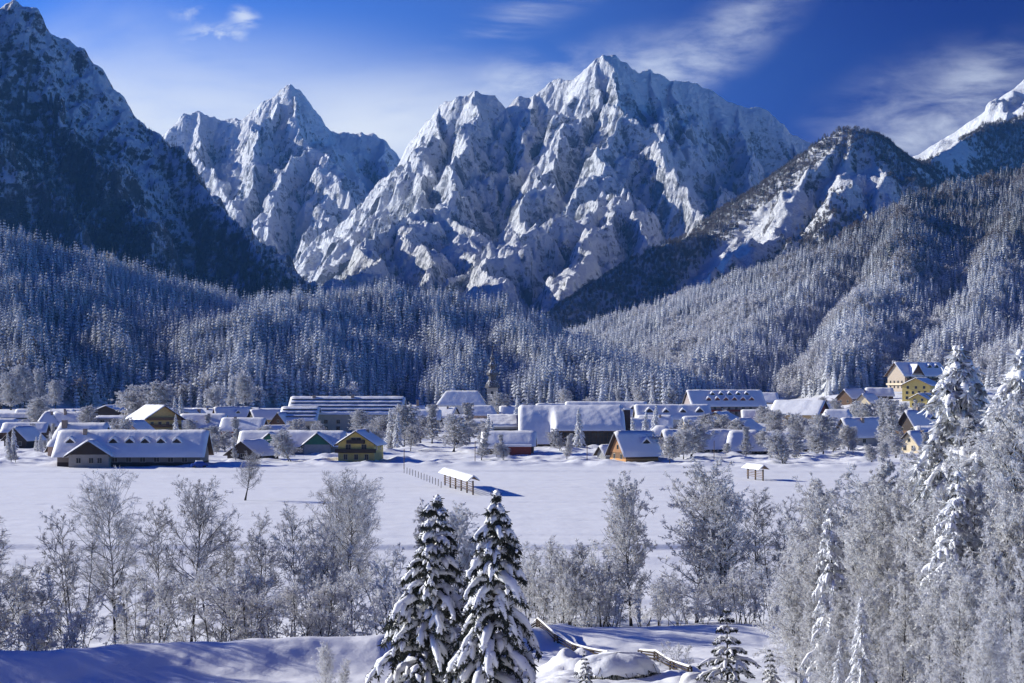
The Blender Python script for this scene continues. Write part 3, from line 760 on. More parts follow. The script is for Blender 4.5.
def snow_cap(name, fn, x0, x1, y0, y1, T, parent, seed, step=0.9):
    nx = max(6, int((x1 - x0) / step)); ny = max(8, int((y1 - y0) / step)) | 1
    ox, oy = seed * 17.3, seed * 5.1
    def hi(X, Y):
        e = np.minimum(np.minimum(X - x0, x1 - X), np.minimum(Y - y0, y1 - Y))
        rim = np.sqrt(np.clip(e / 0.4 + 0.3, 0, 1))
        return T * .72 * rim * (1 + 0.28 * fbm((X + ox) / 3.5, (Y + oy) / 3.5, 3, 90)) + 0.02
    V, F = slab(fn, x0 - .12, x1 + .12, y0 - .18, y1 + .18, nx, ny, lambda X, Y: np.full(X.shape, 0.006), hi)
    return obj(name, mesh_np(name, V, F, M['roof_snow'], smooth=True), parent)

HN = [0]
def house(label, cx, d, L, W, hw, rise, rz=0, wall=CREAM, hip=0.0, T=0.45, ov=0.8, wins=(), dorm=(), chim=(), balc=(), gable=None, z=None, name='house', cat='house', roofc=DARK, base=None, bars=0, x=None, group=None):
    """ridge along local x; rz turns it; (cx, d) = picture column and distance of its near side"""
    HN[0] += 1; sd = HN[0]
    r = math.radians(rz); half = abs(math.sin(r)) * L / 2 + abs(math.cos(r)) * W / 2
    yc = d + half; xc = PX(cx, yc) if x is None else x
    if z is None: z = min(GZ(xc, yc - half), GZ(xc - 4, yc), GZ(xc + 4, yc)) - 0.05
    root = empty(name, (xc, yc, z), r); tag(root, label, cat, group)
    hx = L / 2 - hip * W / 2
    def rf(X, Y):
        q = np.abs(Y) / (W / 2)
        if hip: q = np.maximum(q, np.clip((np.abs(X) - hx) / (W / 2 * hip), 0, None))
        return hw + rise * (1 - q)
    # walls with gables
    m = MB(); a, b = L / 2, W / 2
    bz = -0.6
    for s in (-1, 1):
        m.poly([(-a, s * b, bz), (a, s * b, bz), (a, s * b, hw), (-a, s * b, hw)] if s < 0 else [(a, b, bz), (-a, b, bz), (-a, b, hw), (a, b, hw)])
    gz = hw + rise if not hip else hw
    for s in (-1, 1):
        P = [(s * a, -s * b, bz), (s * a, s * b, bz), (s * a, s * b, hw)] if s > 0 else [(-a, b, bz), (-a, -b, bz), (-a, -b, hw)]
        if hip: P.append((s * a, -s * b, hw))
        else: P += [(s * a, 0, hw + rise), (s * a, -s * b, hw)]
        m.poly(P)
    wl = m.build('wall', wallmat(wall), root)
    if base:
        m = MB(); m.box(-a - .03, a + .03, -b - .03, b + .03, -.6, base[1]); m.build('ground_floor', wallmat(base[0]), root)
    if gable and not hip:
        for s in (-1, 1):
            m = MB(); q = [(s * (a + .05), -b * .98, hw + .02), (s * (a + .05), b * .98, hw + .02), (s * (a + .05), 0, hw + rise * .98)]
            q2 = [(s * (a - .02), p[1], p[2]) for p in q]
            m.poly(q); m.poly(q2[::-1])
            for i in range(3): m.poly([q[i], q2[i], q2[(i + 1) % 3], q[(i + 1) % 3]])
            m.build('gable_boarding', wallmat(gable), root)
    # roof
    ex = ov; ey = ov * .9
    V, F = slab(rf, -a - ex, a + ex, -b - ey, b + ey, 2 if not hip else 41, 3 if not hip else 41, lambda X, Y: np.full(X.shape, .01), lambda X, Y: np.full(X.shape, .20))
    roof = obj('roof', mesh_np('roof', V, F, wallmat(roofc)), root)
    rs = lambda X, Y: rf(X, Y) + .2
    snow_cap('snow_cover', rs, -a - ex, a + ex, -b - ey, b + ey, T, roof, sd)
    if bars:
        for i in range(1, bars + 1):
            m = MB(); q = i / (bars + .6); y = -b * q; zz = float(rf(np.array([0.]), np.array([y]))[0]) + .2
            m.box(-a, a, y - .25, y + .1, zz + T * .3, zz + T + .22); sb = m.build('snow_fence', M['metal'], roof)
            V, F = slab(lambda X, Y: np.full(X.shape, zz + T * .6), -a, a, y, y + b / (bars + .6) * .55, int(L / 2), 5, lambda X, Y: 0 * X, lambda X, Y: .18 + .42 * np.sqrt(np.clip(1 - ((Y - y) / (b / (bars + .6) * .55)) ** 1, 0.03, 1)) + .16 * fbm(X / 4, Y, 3, 95 + i))
            obj('snow_ledge', mesh_np('snow_ledge', V, F, M['roof_snow'], smooth=True), roof)
    for (fc, n, z0, w, h, *u) in wins:
        span = L if fc in 'FB' else W
        us = u[0] if u else [(i + .5) / n * span - span / 2 for i in range(n)]
        if not u and n > 1: us = [q * .88 for q in us]
        for q in us: add_window(wl, fc, L, W, q, z0, w, h)
    for (xd, q, wd, hd, col) in dorm:          # dormers on the front slope (q: 0 ridge .. 1 eaves)
        y = -b * q; zz = float(rf(np.array([xd]), np.array([y]))[0]); 
        dr = obj('dormer', None, root) if False else None
        depth = b * q * .8
        m = MB(); yb = y + depth
        m.poly([(xd - wd / 2, y, zz - .3), (xd + wd / 2, y, zz - .3), (xd + wd / 2, y, zz + hd), (xd, y, zz + hd + wd * .42), (xd - wd / 2, y, zz + hd)])
        for s in (-1, 1):
            P = [(xd + s * wd / 2, y, zz - .3), (xd + s * wd / 2, yb, zz - .3), (xd + s * wd / 2, yb, zz + hd), (xd + s * wd / 2, y, zz + hd)]
            m.poly(P if s > 0 else P[::-1])
        dm = m.build('dormer', wallmat(col), root)
        p = MB(); p.box(xd - wd * .28, xd + wd * .28, y - .05, y - .02, zz + .15, zz + hd); p.build('pane', M['glass'], dm)
        fnd = lambda X, Y: zz + hd + wd * .42 - np.abs(X - xd) * .84 + .02
        V, F = slab(fnd, xd - wd / 2 - .3, xd + wd / 2 + .3, y - .35, yb, 9, 6, lambda X, Y: 0 * X, lambda X, Y: .12 + T * .85 * np.sqrt(np.clip(1.08 - (np.abs(X - xd) / (wd / 2 + .3)) ** 2, 0.02, 1)))
        obj('snow_cover', mesh_np('snow_cover', V, F, M['roof_snow'], smooth=True), dm)
    for (xq, yq, w, h) in chim:
        zz = float(rf(np.array([xq]), np.array([yq]))[0]); m = MB(); m.box(xq - w / 2, xq + w / 2, yq - w / 2, yq + w / 2, zz - .3, zz + h); cm = m.build('chimney', M['brick'], roof)
    for (fc, z0, h, dp, frac, col) in balc:
        span = (L if fc in 'FB' else W) * frac
        m = MB(); m.box(-span / 2, span / 2, -dp, -.03, z0, z0 + .15)
        m.box(-span / 2, span / 2, -dp - .05, -dp + .05, z0 + .15, z0 + h)
        for s in (-1, 1): m.box(min(s * span / 2, s * (span / 2 - .08)), max(s * span / 2, s * (span / 2 - .08)), -dp, -.03, z0 + .15, z0 + h)
        loc, q = {'F': ((0, -W / 2, 0), 0), 'L': ((-L / 2, 0, 0), -math.pi / 2), 'R': ((L / 2, 0, 0), math.pi / 2)}[fc]
        bo = m.build('balcony', wallmat(col), root, loc, q)
    return root

def dz(pxl, d): return pxl * d / FPX

# --- left end of the village
h = house('long farmhouse with big snowy roof and row of small dormers at the field edge', 134, 428, 34, 12, 3.0, 5.0, 0, (.24, .20, .17), T=.55, ov=1.1, roofc=BROWN, base=(DARK, 1.0),
      wins=[('F', 9, 1.1, 1.2, 1.3)], dorm=[(x, .62, 1.9, .9, DARK) for x in (-14.5, -4.2, -.3, 3.4, 7.2, 11.0)], chim=[(-11.5, -1, .9, 1.7), (-2, 1.5, .6, 1.2)])
# its broad cross wing
def wing(parent, x0, W, L, hw, rise, wall, T, face_y, gable=None, name='cross_wing'):
    m = MB(); a = W / 2; y0, y1 = face_y, face_y + L
    m.poly([(x0 - a, y0, -.6), (x0 + a, y0, -.6), (x0 + a, y0, hw), (x0, y0, hw + rise), (x0 - a, y0, hw)])
    for s in (-1, 1):
        P = [(x0 + s * a, y0, -.6), (x0 + s * a, y1, -.6), (x0 + s * a, y1, hw), (x0 + s * a, y0, hw)]; m.poly(P if s > 0 else P[::-1])
    w = m.build(name, wallmat(wall), parent)
    if gable:
        g = MB(); g.poly([(x0 - a * .98, y0 - .05, hw + .02), (x0 + a * .98, y0 - .05, hw + .02), (x0, y0 - .05, hw + rise * .98)]); g.build('gable_boarding', wallmat(gable), w)
    fn = lambda X, Y: hw + rise * (1 - np.abs(X - x0) / a)
    V, F = slab(fn, x0 - a - .9, x0 + a + .9, y0 - 1.0, y1, 3, 2, lambda X, Y: .01 + 0 * X, lambda X, Y: .2 + 0 * X)
    obj('wing_roof', mesh_np('wing_roof', V, F, wallmat(DARK)), w)
    fs = lambda X, Y: fn(X, Y) + .2
    snow_cap('snow_cover', fs, x0 - a - .9, x0 + a + .9, y0 - 1.0, y1, T, w, int(abs(x0) * 7) + 3, .7)
    return w
w = wing(h, -9.0, 9.5, 7, 2.9, 3.1, (.34, .30, .26), .6, -8.2, gable=DARK)
for u in (-11.4, -8.4, -6.4):
    f, p = window_mesh(1.0, 1.2); o = obj('window', f, w, (u, -8.25, .9)); obj('pane', p, o)
house('grey-blue roofed house with a lit gable dormer and thick chimney behind the long farmhouse', 84, 486, 17, 11, 3.4, 5.2, 0, PINK, T=.5, wins=[('F', 4, 1.2, 1.1, 1.2)], dorm=[(2.0, .72, 3.4, .9, PINK)], chim=[(-5, -1, 1.4, 2.2)], hip=.35)
house('low dark house with flat ribbed snow roof at the village edge', 26, 620, 14, 9, 3.2, 2.6, 4, BROWN, T=.5, wins=[('F', 4, 1.2, 1.2, 1.1)])
house('dark timber cottage half hidden by spruces, its gable roof pointing left', 24, 545, 9, 8, 2.8, 3.4, 70, DARK, T=.5, wins=[('L', 2, 1.0, 1, 1)])
house('house with long bluish roof and line of snow hooks, last in the back row', 18, 760, 17, 10, 3.0, 4.0, 0, WOOD, T=.45, bars=1, wins=[('F', 5, 1.1, 1, 1.2)])
house('hip-roofed house with one roof side bright in the sun', 48, 715, 9, 9, 3.5, 4.8, 15, CREAM, hip=.7, T=.5, chim=[(1.5, -1, .9, 1.5)], wins=[('F', 3, 1.1, 1, 1.2)])
house('long plain house with two chimneys beside the sunlit hip roof', 71, 745, 13, 9, 3.2, 4.4, -3, CREAM, T=.5, chim=[(-2, -1, 1.0, 1.8), (4, 1, .7, 1.3)], wins=[('F', 4, 1.1, 1, 1.2)])
house('dark chalet with very broad shallow gable under the wooded hill', 111, 905, 16, 18, 4.8, 3.6, 86, DARK, T=.6, ov=1.6, wins=[('L', 4, 1.2, 1.4, 1.4)], roofc=BROWN)
house('flat-roofed garage block below the broad dark chalet', 113, 850, 14, 8, 3.3, 0.8, 0, GREY, T=.6, wins=[('F', 3, 0.9, 2.0, 1.6)])
house('large chalet hotel with brown balconies and one roof half bright with snow', 155, 690, 23, 14, 6.5, 4.6, 118, OCHRE, T=.5, ov=1.6, roofc=BROWN, wins=[('L', 4, 1.0, 1.1, 1.3), ('L', 4, 3.8, 1.1, 1.3), ('F', 5, 3.8, 1.1, 1.3)], balc=[('L', 3.0, 1.1, 1.3, .94, WOOD), ('L', 5.7, 1.1, 1.3, .94, WOOD)], chim=[(4, -2, .9, 1.5)], dorm=[(-5, .6, 2.2, .8, DARK), (5, .6, 2.2, .8, DARK)])
house('small pink gable house with one attic window below the chalet hotel', 136, 600, 10, 7.4, 4.2, 2.8, 72, PINK, T=.5, wins=[('L', 1, 4.2, 1.0, 1.0), ('L', 2, 1.2, 1, 1.2)])
house('low dark shed joined to a white roof just behind the long farmhouse', 171, 520, 12, 9, 2.4, 3.0, 0, DARK, T=.5, wins=[('F', 2, .8, 1.2, 1)])
house('barn with front gable edged in snow just behind the long farmhouse', 158, 505, 8, 8, 2.2, 3.2, 82, DARK, T=.55, wins=[('L', 1, 1.0, 1.2, 1.2)])
house('house with snow-rimmed dark gable between chalet hotel and orange gable', 192, 770, 14, 10, 3.8, 4.4, 62, WOOD, T=.55, wins=[('L', 2, 1.2, 1, 1.2)], chim=[(3, -1.5, 1, 2)])
house('wide blue-roofed house with slim red chimney', 204, 700, 17, 10, 3.0, 4.6, -5, CREAM, T=.5, chim=[(2.5, -2, .9, 2.4)], wins=[('F', 5, 1.1, 1, 1.2)])
house('house with orange timber gable catching the sun', 232, 800, 15, 10, 4.0, 5.0, 22, WHITE, T=.5, gable=ORANGE, wins=[('L', 2, 4.3, 1, 1.1), ('L', 2, 1.3, 1, 1.2)], dorm=[(2, .6, 2, .8, DARK)], base=(CREAM, 3.2))
house('house with long blue roof and brick-red wall behind the shrubs', 244, 660, 15, 10, 2.8, 4.0, -6, RED, T=.5, wins=[('F', 4, 1.0, 1, 1.2)], chim=[(-3, -1, .9, 1.6)])
house('ochre house with a dark front gable and projecting roof', 266, 775, 13, 9.5, 4.6, 3.6, 28, OCHRE, T=.5, gable=DARK, wins=[('F', 3, 1.0, 1.1, 1.3), ('L', 2, 1.0, 1, 1.2), ('L', 1, 4.6, 1.1, 1.1)], balc=[('L', 3.4, 1.0, 1.1, .8, WOOD)])
house('slim dark gable house beside the ribbed roof', 284, 720, 9, 7, 4.0, 4.0, 66, BROWN, T=.35, wins=[('L', 2, 1.2, 1, 1.1), ('L', 1, 4.3, .9, 1)])
house('low roof tucked between the dark gable house and the ribbed roof', 278, 640, 11, 8, 2.2, 2.4, 40, BROWN, T=.4, wins=[('F', 2, .8, 1, 1)])
r_ = house('large beige hall under a roof ribbed with four snow fences', 348, 735, 46, 27, 7.4, 6.6, -1, BEIGE, T=.5, ov=.8, bars=4, roofc=GREY, name='hall', cat='hall', wins=[('F', 8, 3.5, 1.4, 1.5), ('F', 8, .8, 1.4, 1.5)], chim=[(-14, -1, 1.3, 1.5), (2, -1, 1.3, 1.5)])
house('lower ribbed wing standing against the large beige hall', 301, 722, 14, 20, 5.0, 5.0, -1, CREAM, T=.5, bars=3, roofc=GREY, name='hall', cat='hall', wins=[('F', 3, 1.5, 1.3, 1.4)])
h = house('long low house with two green front gables', 293, 500, 28, 9, 2.6, 3.4, -1, GREY, T=.5, ov=.9, roofc=GREEN, wins=[('F', 6, 0.9, 1.2, 1.2)])
wing(h, -5.6, 7.4, 6, 2.8, 3.0, (.30, .31, .33), .5, -6.4, gable=GREEN); wing(h, 7.6, 7.4, 6, 2.8, 3.0, (.30, .31, .33), .5, -6.4, gable=GREEN)
house('low roof with snow humps behind the green gables', 276, 560, 16, 8, 2.4, 2.2, 0, DARK, T=.55, wins=[('F', 3, .8, 1, 1)])
house('squat shed with round snow-white roof edge by the field path', 253, 462, 9.5, 9.5, 1.5, 3.2, 64, DARK, T=.6, name='shed', cat='shed', wins=[('L', 1, .7, 1.2, .9)])
house('yellow two-storey house with dark balcony standing alone at the field edge', 361, 452, 11, 9.2, 4.6, 3.0, 82, YEL, T=.5, ov=1.0, roofc=DARK, base=((.44, .36, .14), 2.2), wins=[('L', 3, .6, .9, 1.3), ('L', 2, 2.9, 1.2, 1.5), ('L', 1, 4.9, 2.4, 1.2), ('F', 2, 2.9, 1, 1.2)], balc=[('L', 2.3, 1.0, 1.3, 1.12, DARK), ('L', 4.6, .9, .9, .5, DARK)], chim=[(2.5, -1.2, .7, 1.2)])
# --- centre
def church():
    d = 1000; rt = empty('church', (PX(462, d + 9), d + 9, 0), math.radians(-4)); tag(rt, 'white church with slender tiered spire under the wooded hill', 'church')
    L, W, hw, rise = 27, 14, 8, 7.2
    m = MB(); m.box(-L / 2, L / 2, -W / 2, W / 2, -1, hw); wl = m.build('wall', wallmat(WHITE), rt)
    for u in (-9, -3, 3, 9): add_window(wl, 'F', L, W, u, 2.6, 1.3, 3.6)
    hx = L / 2 - W * .32
    fn = lambda X, Y: hw + rise * (1 - np.maximum(np.abs(Y) / (W / 2), np.clip((np.abs(X) - hx) / (W * .32), 0, None)))
    V, F = slab(fn, -L / 2 - .6, L / 2 + .6, -W / 2 - .6, W / 2 + .6, 31, 31, lambda X, Y: .01 + 0 * X, lambda X, Y: .2 + 0 * X); rf = obj('roof', mesh_np('roof', V, F, M['metal']), rt)
    snow_cap('snow_cover', lambda X, Y: fn(X, Y) + .2, -L / 2 - .6, L / 2 + .6, -W / 2 - .6, W / 2 + .6, .5, rf, 3)
    tx, ty = 17.0, 1.5; a = 2.9; H = 17.5
    m = MB(); m.box(tx - a, tx + a, ty - a, ty + a, -1, H); tw = m.build('tower', wallmat((.42, .38, .33)), rt)
    for q in (8.5, 13.2):
        f, p = window_mesh(1.3, 2.2); o = obj('window', f, tw, (tx, ty - a, q)); obj('pane', p, o)
        o = obj('window', f, tw, (tx - a, ty, q), -math.pi / 2); obj('pane', p, o)
    # stacked bulbs: rings of radius over height, snow lying on every flare
    prof = [(3.7, 17.3), (3.7, 17.8), (3.0, 19.9), (2.0, 21.6), (1.8, 22.4), (1.9, 24.2), (3.0, 24.5), (2.7, 25.7), (1.6, 27.2), (1.3, 27.9), (1.35, 29.3), (2.2, 29.6), (1.9, 30.5), (1.05, 31.8), (.8, 32.5), (.85, 33.4), (1.35, 33.6), (1.05, 34.4), (.45, 35.6), (.22, 37.6), (.08, 41.0)]
    n = 8; V = []; F = []
    for i, (r, zq) in enumerate(prof):
        for k in range(n):
            t = 2 * math.pi * (k + .5) / n; V.append((tx + 1.22 * r * math.cos(t), ty + 1.22 * r * math.sin(t), zq))
        if i:
            for k in range(n): F.append(((i - 1) * n + k, (i - 1) * n + (k + 1) % n, i * n + (k + 1) % n, i * n + k))
    obj('spire', mesh_np('spire', V, [np.array(F)], M['spire']), rt)
M['spire'] = mat_twig('sheet_metal_spire_with_snow', (.09, .085, .09), (.8, .81, .83), .66, .82)
church()
house('low pink house with hipped snow roof beside the church spire', 482, 900, 15, 10, 4.2, 4.0, 0, PINK, hip=.5, T=.6, wins=[('F', 4, 1.3, 1.1, 1.4)])
house('flat snow-roofed shop block in front of the church', 452, 860, 16, 8, 3.4, .8, 0, GREY, T=.8, wins=[('F', 4, .9, 1.8, 1.5)])
house('blue-roofed house between the church spire and the sports hall', 517, 905, 16, 9, 3.8, 4.2, 0, CREAM, T=.55, wins=[('F', 4, 1.3, 1, 1.3)], chim=[(-5, 0, .8, 1.4)])
house('white house with three small windows left of the sports hall', 477, 700, 9, 8, 4.4, 1.0, 0, WHITE, T=.8, wins=[('F', 3, 1.2, 1, 1.2), ('F', 3, 3.2, .9, .9)])
house('row of terraced roofs with one sunlit end behind the sports hall', 560, 840, 22, 12, 4.5, 5.4, 14, CREAM, T=.6, dorm=[(-6, .6, 2.2, .9, DARK), (0, .6, 2.2, .9, DARK), (6, .6, 2.2, .9, DARK)], wins=[('F', 5, 1.2, 1.2, 1.4)])
house('long hotel roof with dark dormers behind the sports hall', 606, 780, 34, 13, 6.0, 5.4, -2, CREAM, T=.65, name='hotel', cat='hotel', dorm=[(-12, .62, 2.6, 1, DARK), (-6, .62, 2.6, 1, DARK), (0, .62, 2.6, 1, DARK), (6, .62, 2.6, 1, DARK), (12, .62, 2.6, 1, DARK)], wins=[('F', 8, 1.2, 1.2, 1.4), ('F', 8, 3.8, 1.2, 1.4)])
house('hotel wing with arched attic dormers in the middle of the village', 672, 740, 30, 13, 5.4, 5.2, 3, WHITE, T=.65, name='hotel', cat='hotel', dorm=[(-10, .65, 3, 1.1, DARK), (-3, .65, 2.4, 1, DARK), (4, .65, 2.4, 1, DARK), (11, .65, 3, 1.1, DARK)], wins=[('F', 8, 1.2, 1.2, 1.4)])
def sports_hall():
    d = 556; W = 21.0; xl, xr = PX(519, d), PX(625, d); L = xr - xl; rt = empty('sports_hall', ((xl + xr) / 2, d + W / 2, -.05), 0); tag(rt, 'dark glass-fronted sports hall with smooth swooping snow roof', 'sports hall')
    h0 = 5.0; a = L / 2; xs = -a + L * .32
    hf = 5.0
    # back-to-front roof: high at the ridge, curved down to the front eave; the left third sweeps almost to the ground
    def fn(X, Y):
        q = np.clip((W * .12 - Y) / (W * .62), 0, 1)
        end = hf + (0.9 - hf) * sstep(-(X - xs), -1.2, 1.2)
        back = np.clip((Y - W * .12) / (W * .38), 0, 1)
        return 12.0 - (12.0 - end) * q ** 1.5 - 3.5 * back
    m = MB(); m.box(xs + .6, a - .3, -W / 2 + 1.4, W / 2 - .5, -.6, 4.9); m.box(-a + .4, xs + .6, -W * .3, W / 2 - .5, -.6, 4.2); wl = m.build('wall', wallmat((.10, .095, .09)), rt)
    m = MB(); m.box(xs + 1.0, a - .8, -W / 2 + 1.30, -W / 2 + 1.38, .3, 4.8); gl = m.build('glass_front', M['glass'], rt)
    m = MB()
    for i in range(19):
        x = xs + 1.0 + (a - .8 - xs - 1.0) * i / 18; m.box(x - .07, x + .07, -W / 2 + 1.2, -W / 2 + 1.29, .1, 4.85)
    for z_ in (.3, 1.9, 3.4, 4.75): m.box(xs + 1.0, a - .8, -W / 2 + 1.13, -W / 2 + 1.19, z_ - .05, z_ + .05)
    m.build('mullion', wallmat(BROWN), gl)
    V, F = slab(fn, -a, a, -W / 2, W / 2, 60, 34, lambda X, Y: .01 + 0 * X, lambda X, Y: .25 + 0 * X); rf = obj('roof', mesh_np('roof', V, F, wallmat(BROWN)), rt)
    fs = lambda X, Y: fn(X, Y) + .25
    def hi(X, Y):
        e = np.minimum(np.minimum(X + a, a - X), np.minimum(Y + W / 2, W / 2 - Y)); return .9 * np.sqrt(np.clip(e / 1.0 + .1, 0, 1)) * (1 + .16 * fbm(X / 4, Y / 4, 3, 97)) + .02
    V, F = slab(fs, -a - .2, a + .2, -W / 2 - .25, W / 2 + .2, 70, 44, lambda X, Y: .006 + 0 * X, hi); obj('snow_cover', mesh_np('snow_cover', V, F, M['roof_snow'], smooth=True), rf)
    m = MB(); m.box(a + .3, a + 2.2, -2, 2.5, -.6, 11.6); m.build('chimney_stack', wallmat((.09, .06, .05)), rt)
    m = MB(); m.box(a + .2, a + 2.3, -2.1, 2.6, 11.61, 12.2); m.build('snow_cover', M['roof_snow'], rt)
    # low annex
    m = MB(); m.box(-a - 9.5, -a - .2, -2, 8, -.6, 6.2); ax = m.build('annex', wallmat(GREY), rt)
    m = MB(); m.box(-a - 8.8, -a - .8, -2.08, -2.02, 3.4, 5.5); m.build('glass_front', M['glass'], ax)
    V, F = slab(lambda X, Y: 6.2 + (Y + 3) * .26, -a - 10, -a - .1, -3, 8.5, 14, 14, lambda X, Y: .01 + 0 * X, lambda X, Y: .9 + .2 * fbm(X / 2, Y / 2, 3, 98)); obj('snow_cover', mesh_np('snow_cover', V, F, M['roof_snow'], smooth=True), ax)
sports_hall()
h = house('low shed with dark red side and blue-white roof in front of the sports hall', 509, 492, 13.5, 9, 3.0, 3.2, -3, (.12, .10, .085), T=.55, name='shed', cat='shed', roofc=BROWN, wins=[('F', 2, .9, 1.2, 1.2)])
m = MB(); m.box(-8.2, -1.6, -8.0, -4.7, 1.85, 2.05); m.build('canopy', wallmat(BROWN), h); m = MB(); m.box(-8.3, -1.5, -8.1, -4.6, 2.055, 2.5); m.build('snow_cover', M['roof_snow'], h); m = MB()
for x in (-8, -5, -1.8): m.box(x - .1, x + .1, -7.9, -7.7, -.5, 1.85)
m.build('post', M['timber'], h); m = MB(); m.box(-1.2, 6.4, -7.4, -4.62, -.5, 2.6); m.build('side_room', wallmat(RED), h)
m = MB(); m.box(-1.3, 6.5, -7.5, -4.6, 2.605, 3.15); m.build('snow_cover', M['roof_snow'], h)
house('timber house with orange lit gable and one roof dormer at the field edge', 634, 450, 9.2, 8.6, 2.4, 4.9, 24, WOOD, T=.5, ov=1.0, gable=(.30, .15, .07), wins=[('L', 2, .8, .9, 1.2), ('L', 1, 3.2, .9, 1)], dorm=[(2.0, .66, 2.1, .8, DARK)], base=(ORANGE, .9))
house('small lean-to shed with snow hood beside the timber house', 607, 470, 3.5, 4, 1.4, 1.8, 30, GREY, T=.5, name='shed', cat='shed', wins=[('F', 1, .5, .8, .6)])
house('boxy outbuilding under deep block of snow behind the timber house', 661, 520, 7.4, 8, 4.4, 2.2, 0, GREY, T=1.0, hip=.5, name='shed', cat='shed', wins=[('F', 2, 1.0, 1, 1.2)])
h = house('long low pavilion with white gable and open dark front', 699, 500, 19, 9, 2.3, 4.1, 10, WHITE, T=.5, ov=1.2, gable=(.55, .54, .52), wins=[('F', 8, .7, 1.4, 1.2), ('L', 3, .7, 1.2, 1.2), ('L', 1, 3.0, 1.0, 1.1)])
house('low pavilion with plain hipped snow roof and dark veranda', 744, 500, 11.5, 9, 2.0, 4.2, 3, DARK, T=.5, hip=.4, ov=1.3, wins=[('F', 4, .5, 1.4, 1.2)])
# --- right half
house('large hotel with sunlit roof end and three rows of attic windows', 724, 905, 38, 18, 8.6, 7.4, 10, (.30, .25, .24), T=.6, name='hotel', cat='hotel', dorm=[(x, .74, 2.6, 1.2, RED) for x in (-10, -5.5, -1, 3.5, 8, 12.5)] + [(x, .36, 2.4, .9, DARK) for x in (-7, -2.5, 2, 6.5, 11)], wins=[('F', 9, 1.2, 1.3, 1.5), ('F', 9, 4.0, 1.3, 1.5), ('F', 9, 6.6, 1.3, 1.3)], balc=[('F', 5.6, 1.0, 1.2, .9, RED)])
house('long dark-eaved hotel block behind the hotel with attic windows', 740, 990, 40, 14, 9.5, 4.6, -2, (.26, .22, .22), T=.5, name='hotel', cat='hotel', wins=[('F', 10, 4.5, 1.3, 1.4), ('F', 10, 7.3, 1.3, 1.4)])
house('red-brown house with bright snow slope at the foot of the long hillside', 703, 1030, 18, 13, 5.0, 5.0, 28, RED, T=.6, wins=[('F', 5, 2.0, 1.2, 1.4), ('L', 3, 2, 1.2, 1.4)])
house('chalet with shallow bright roof and yellowish gable below the large hotel', 721, 740, 14, 13, 4.6, 3.2, 66, CREAM, T=.5, ov=1.3, wins=[('L', 4, 1.2, 1.1, 1.3), ('L', 2, 4.6, 1.1, 1.1)])
house('brown gable chalet half hidden among the frosted trees', 743, 640, 12, 11, 3.4, 3.6, 60, BROWN, T=.5, ov=1.2, wins=[('L', 3, 1.0, 1.1, 1.2)])
house('low snow-roofed annex beside the brown gable chalet', 762, 690, 12, 9, 2.6, 1.4, 0, GREY, T=.6, wins=[('F', 4, .9, 1.2, 1.1)])
house('wide villa with roof bright in the sun, four dormers and red-brown gable', 800, 800, 21, 16, 5.4, 5.4, 152, (.50, .36, .20), T=.5, ov=1.4, gable=RED, wins=[('B', 5, 1.4, 1.2, 1.6), ('L', 4, 1.4, 1.1, 1.4), ('L', 3, 4.2, 1.1, 1.2), ('F', 5, 1.4, 1.2, 1.4)], balc=[('L', 3.2, 1.0, 1.2, .9, RED)])
house('little low shed with single-pitch snow roof on the field side of the frosted trees', 775, 548, 8.5, 6, 1.8, 2.8, 0, DARK, T=.5, name='shed', cat='shed', wins=[('F', 2, .6, 1.2, .9)])
house('broken-roofed hut under a snow heap beside the big frosted tree', 806, 520, 5, 4.5, 1.3, 1.6, 20, DARK, T=.6, name='shed', cat='shed', wins=[('F', 1, .4, 1, .7)])
house('dark-walled house with plain blue roof in the right part of the village', 837, 690, 13, 12, 4.6, 4.6, -4, DARK, T=.5, hip=.3, wins=[('F', 4, 1.2, 1.2, 1.4)])
house('flat dark carport roof behind the plain blue roof', 842, 850, 16, 8, 3.2, .7, 0, DARK, T=.5, wins=[('F', 3, 1, 1.6, 1.2)])
house('beige house with big sunlit gable corner and dark arched porch', 864, 560, 14.5, 11, 3.6, 5.0, 20, (.48, .44, .38), T=.5, ov=1.1, wins=[('L', 2, 1.2, 1.1, 1.3), ('L', 1, 4.4, 1, 1.2), ('F', 2, 1.3, 1, 1.2)], chim=[(-1.5, -1.5, .9, 1.8)])
house('low wing with long snow roof behind the beige house', 853, 610, 15, 9, 3.0, 3.2, 0, CREAM, T=.5, wins=[('F', 4, 1, 1, 1.2)])
house('cream cottage with two dark windows under a blue snow roof', 922, 505, 10.5, 7.2, 2.6, 3.2, 34, CREAM, T=.5, wins=[('L', 2, .7, 1.1, 1.3), ('L', 1, 3.1, .9, 1.0), ('F', 3, .9, 1, 1.1)], chim=[(-1, -1, .7, 1.4)])
house('tall dark-gabled chalet with huge blue roof on the right of the village', 925, 600, 15, 12, 4.0, 6.4, 26, DARK, T=.5, ov=1.2, wins=[('L', 3, 1.0, 1.1, 1.3), ('L', 2, 3.8, 1.1, 1.2)], balc=[('L', 3.0, 1.0, 1.1, .85, WOOD)], dorm=[(1, .5, 2.6, .9, DARK)], chim=[(-3, 0, .9, 1.5)])
house('middle roof with snow ledge between the cream cottage and the dark-gabled chalet', 936, 552, 12, 8, 2.6, 3.6, 4, DARK, T=.5, bars=1, wins=[('F', 3, .9, 1, 1.1)])
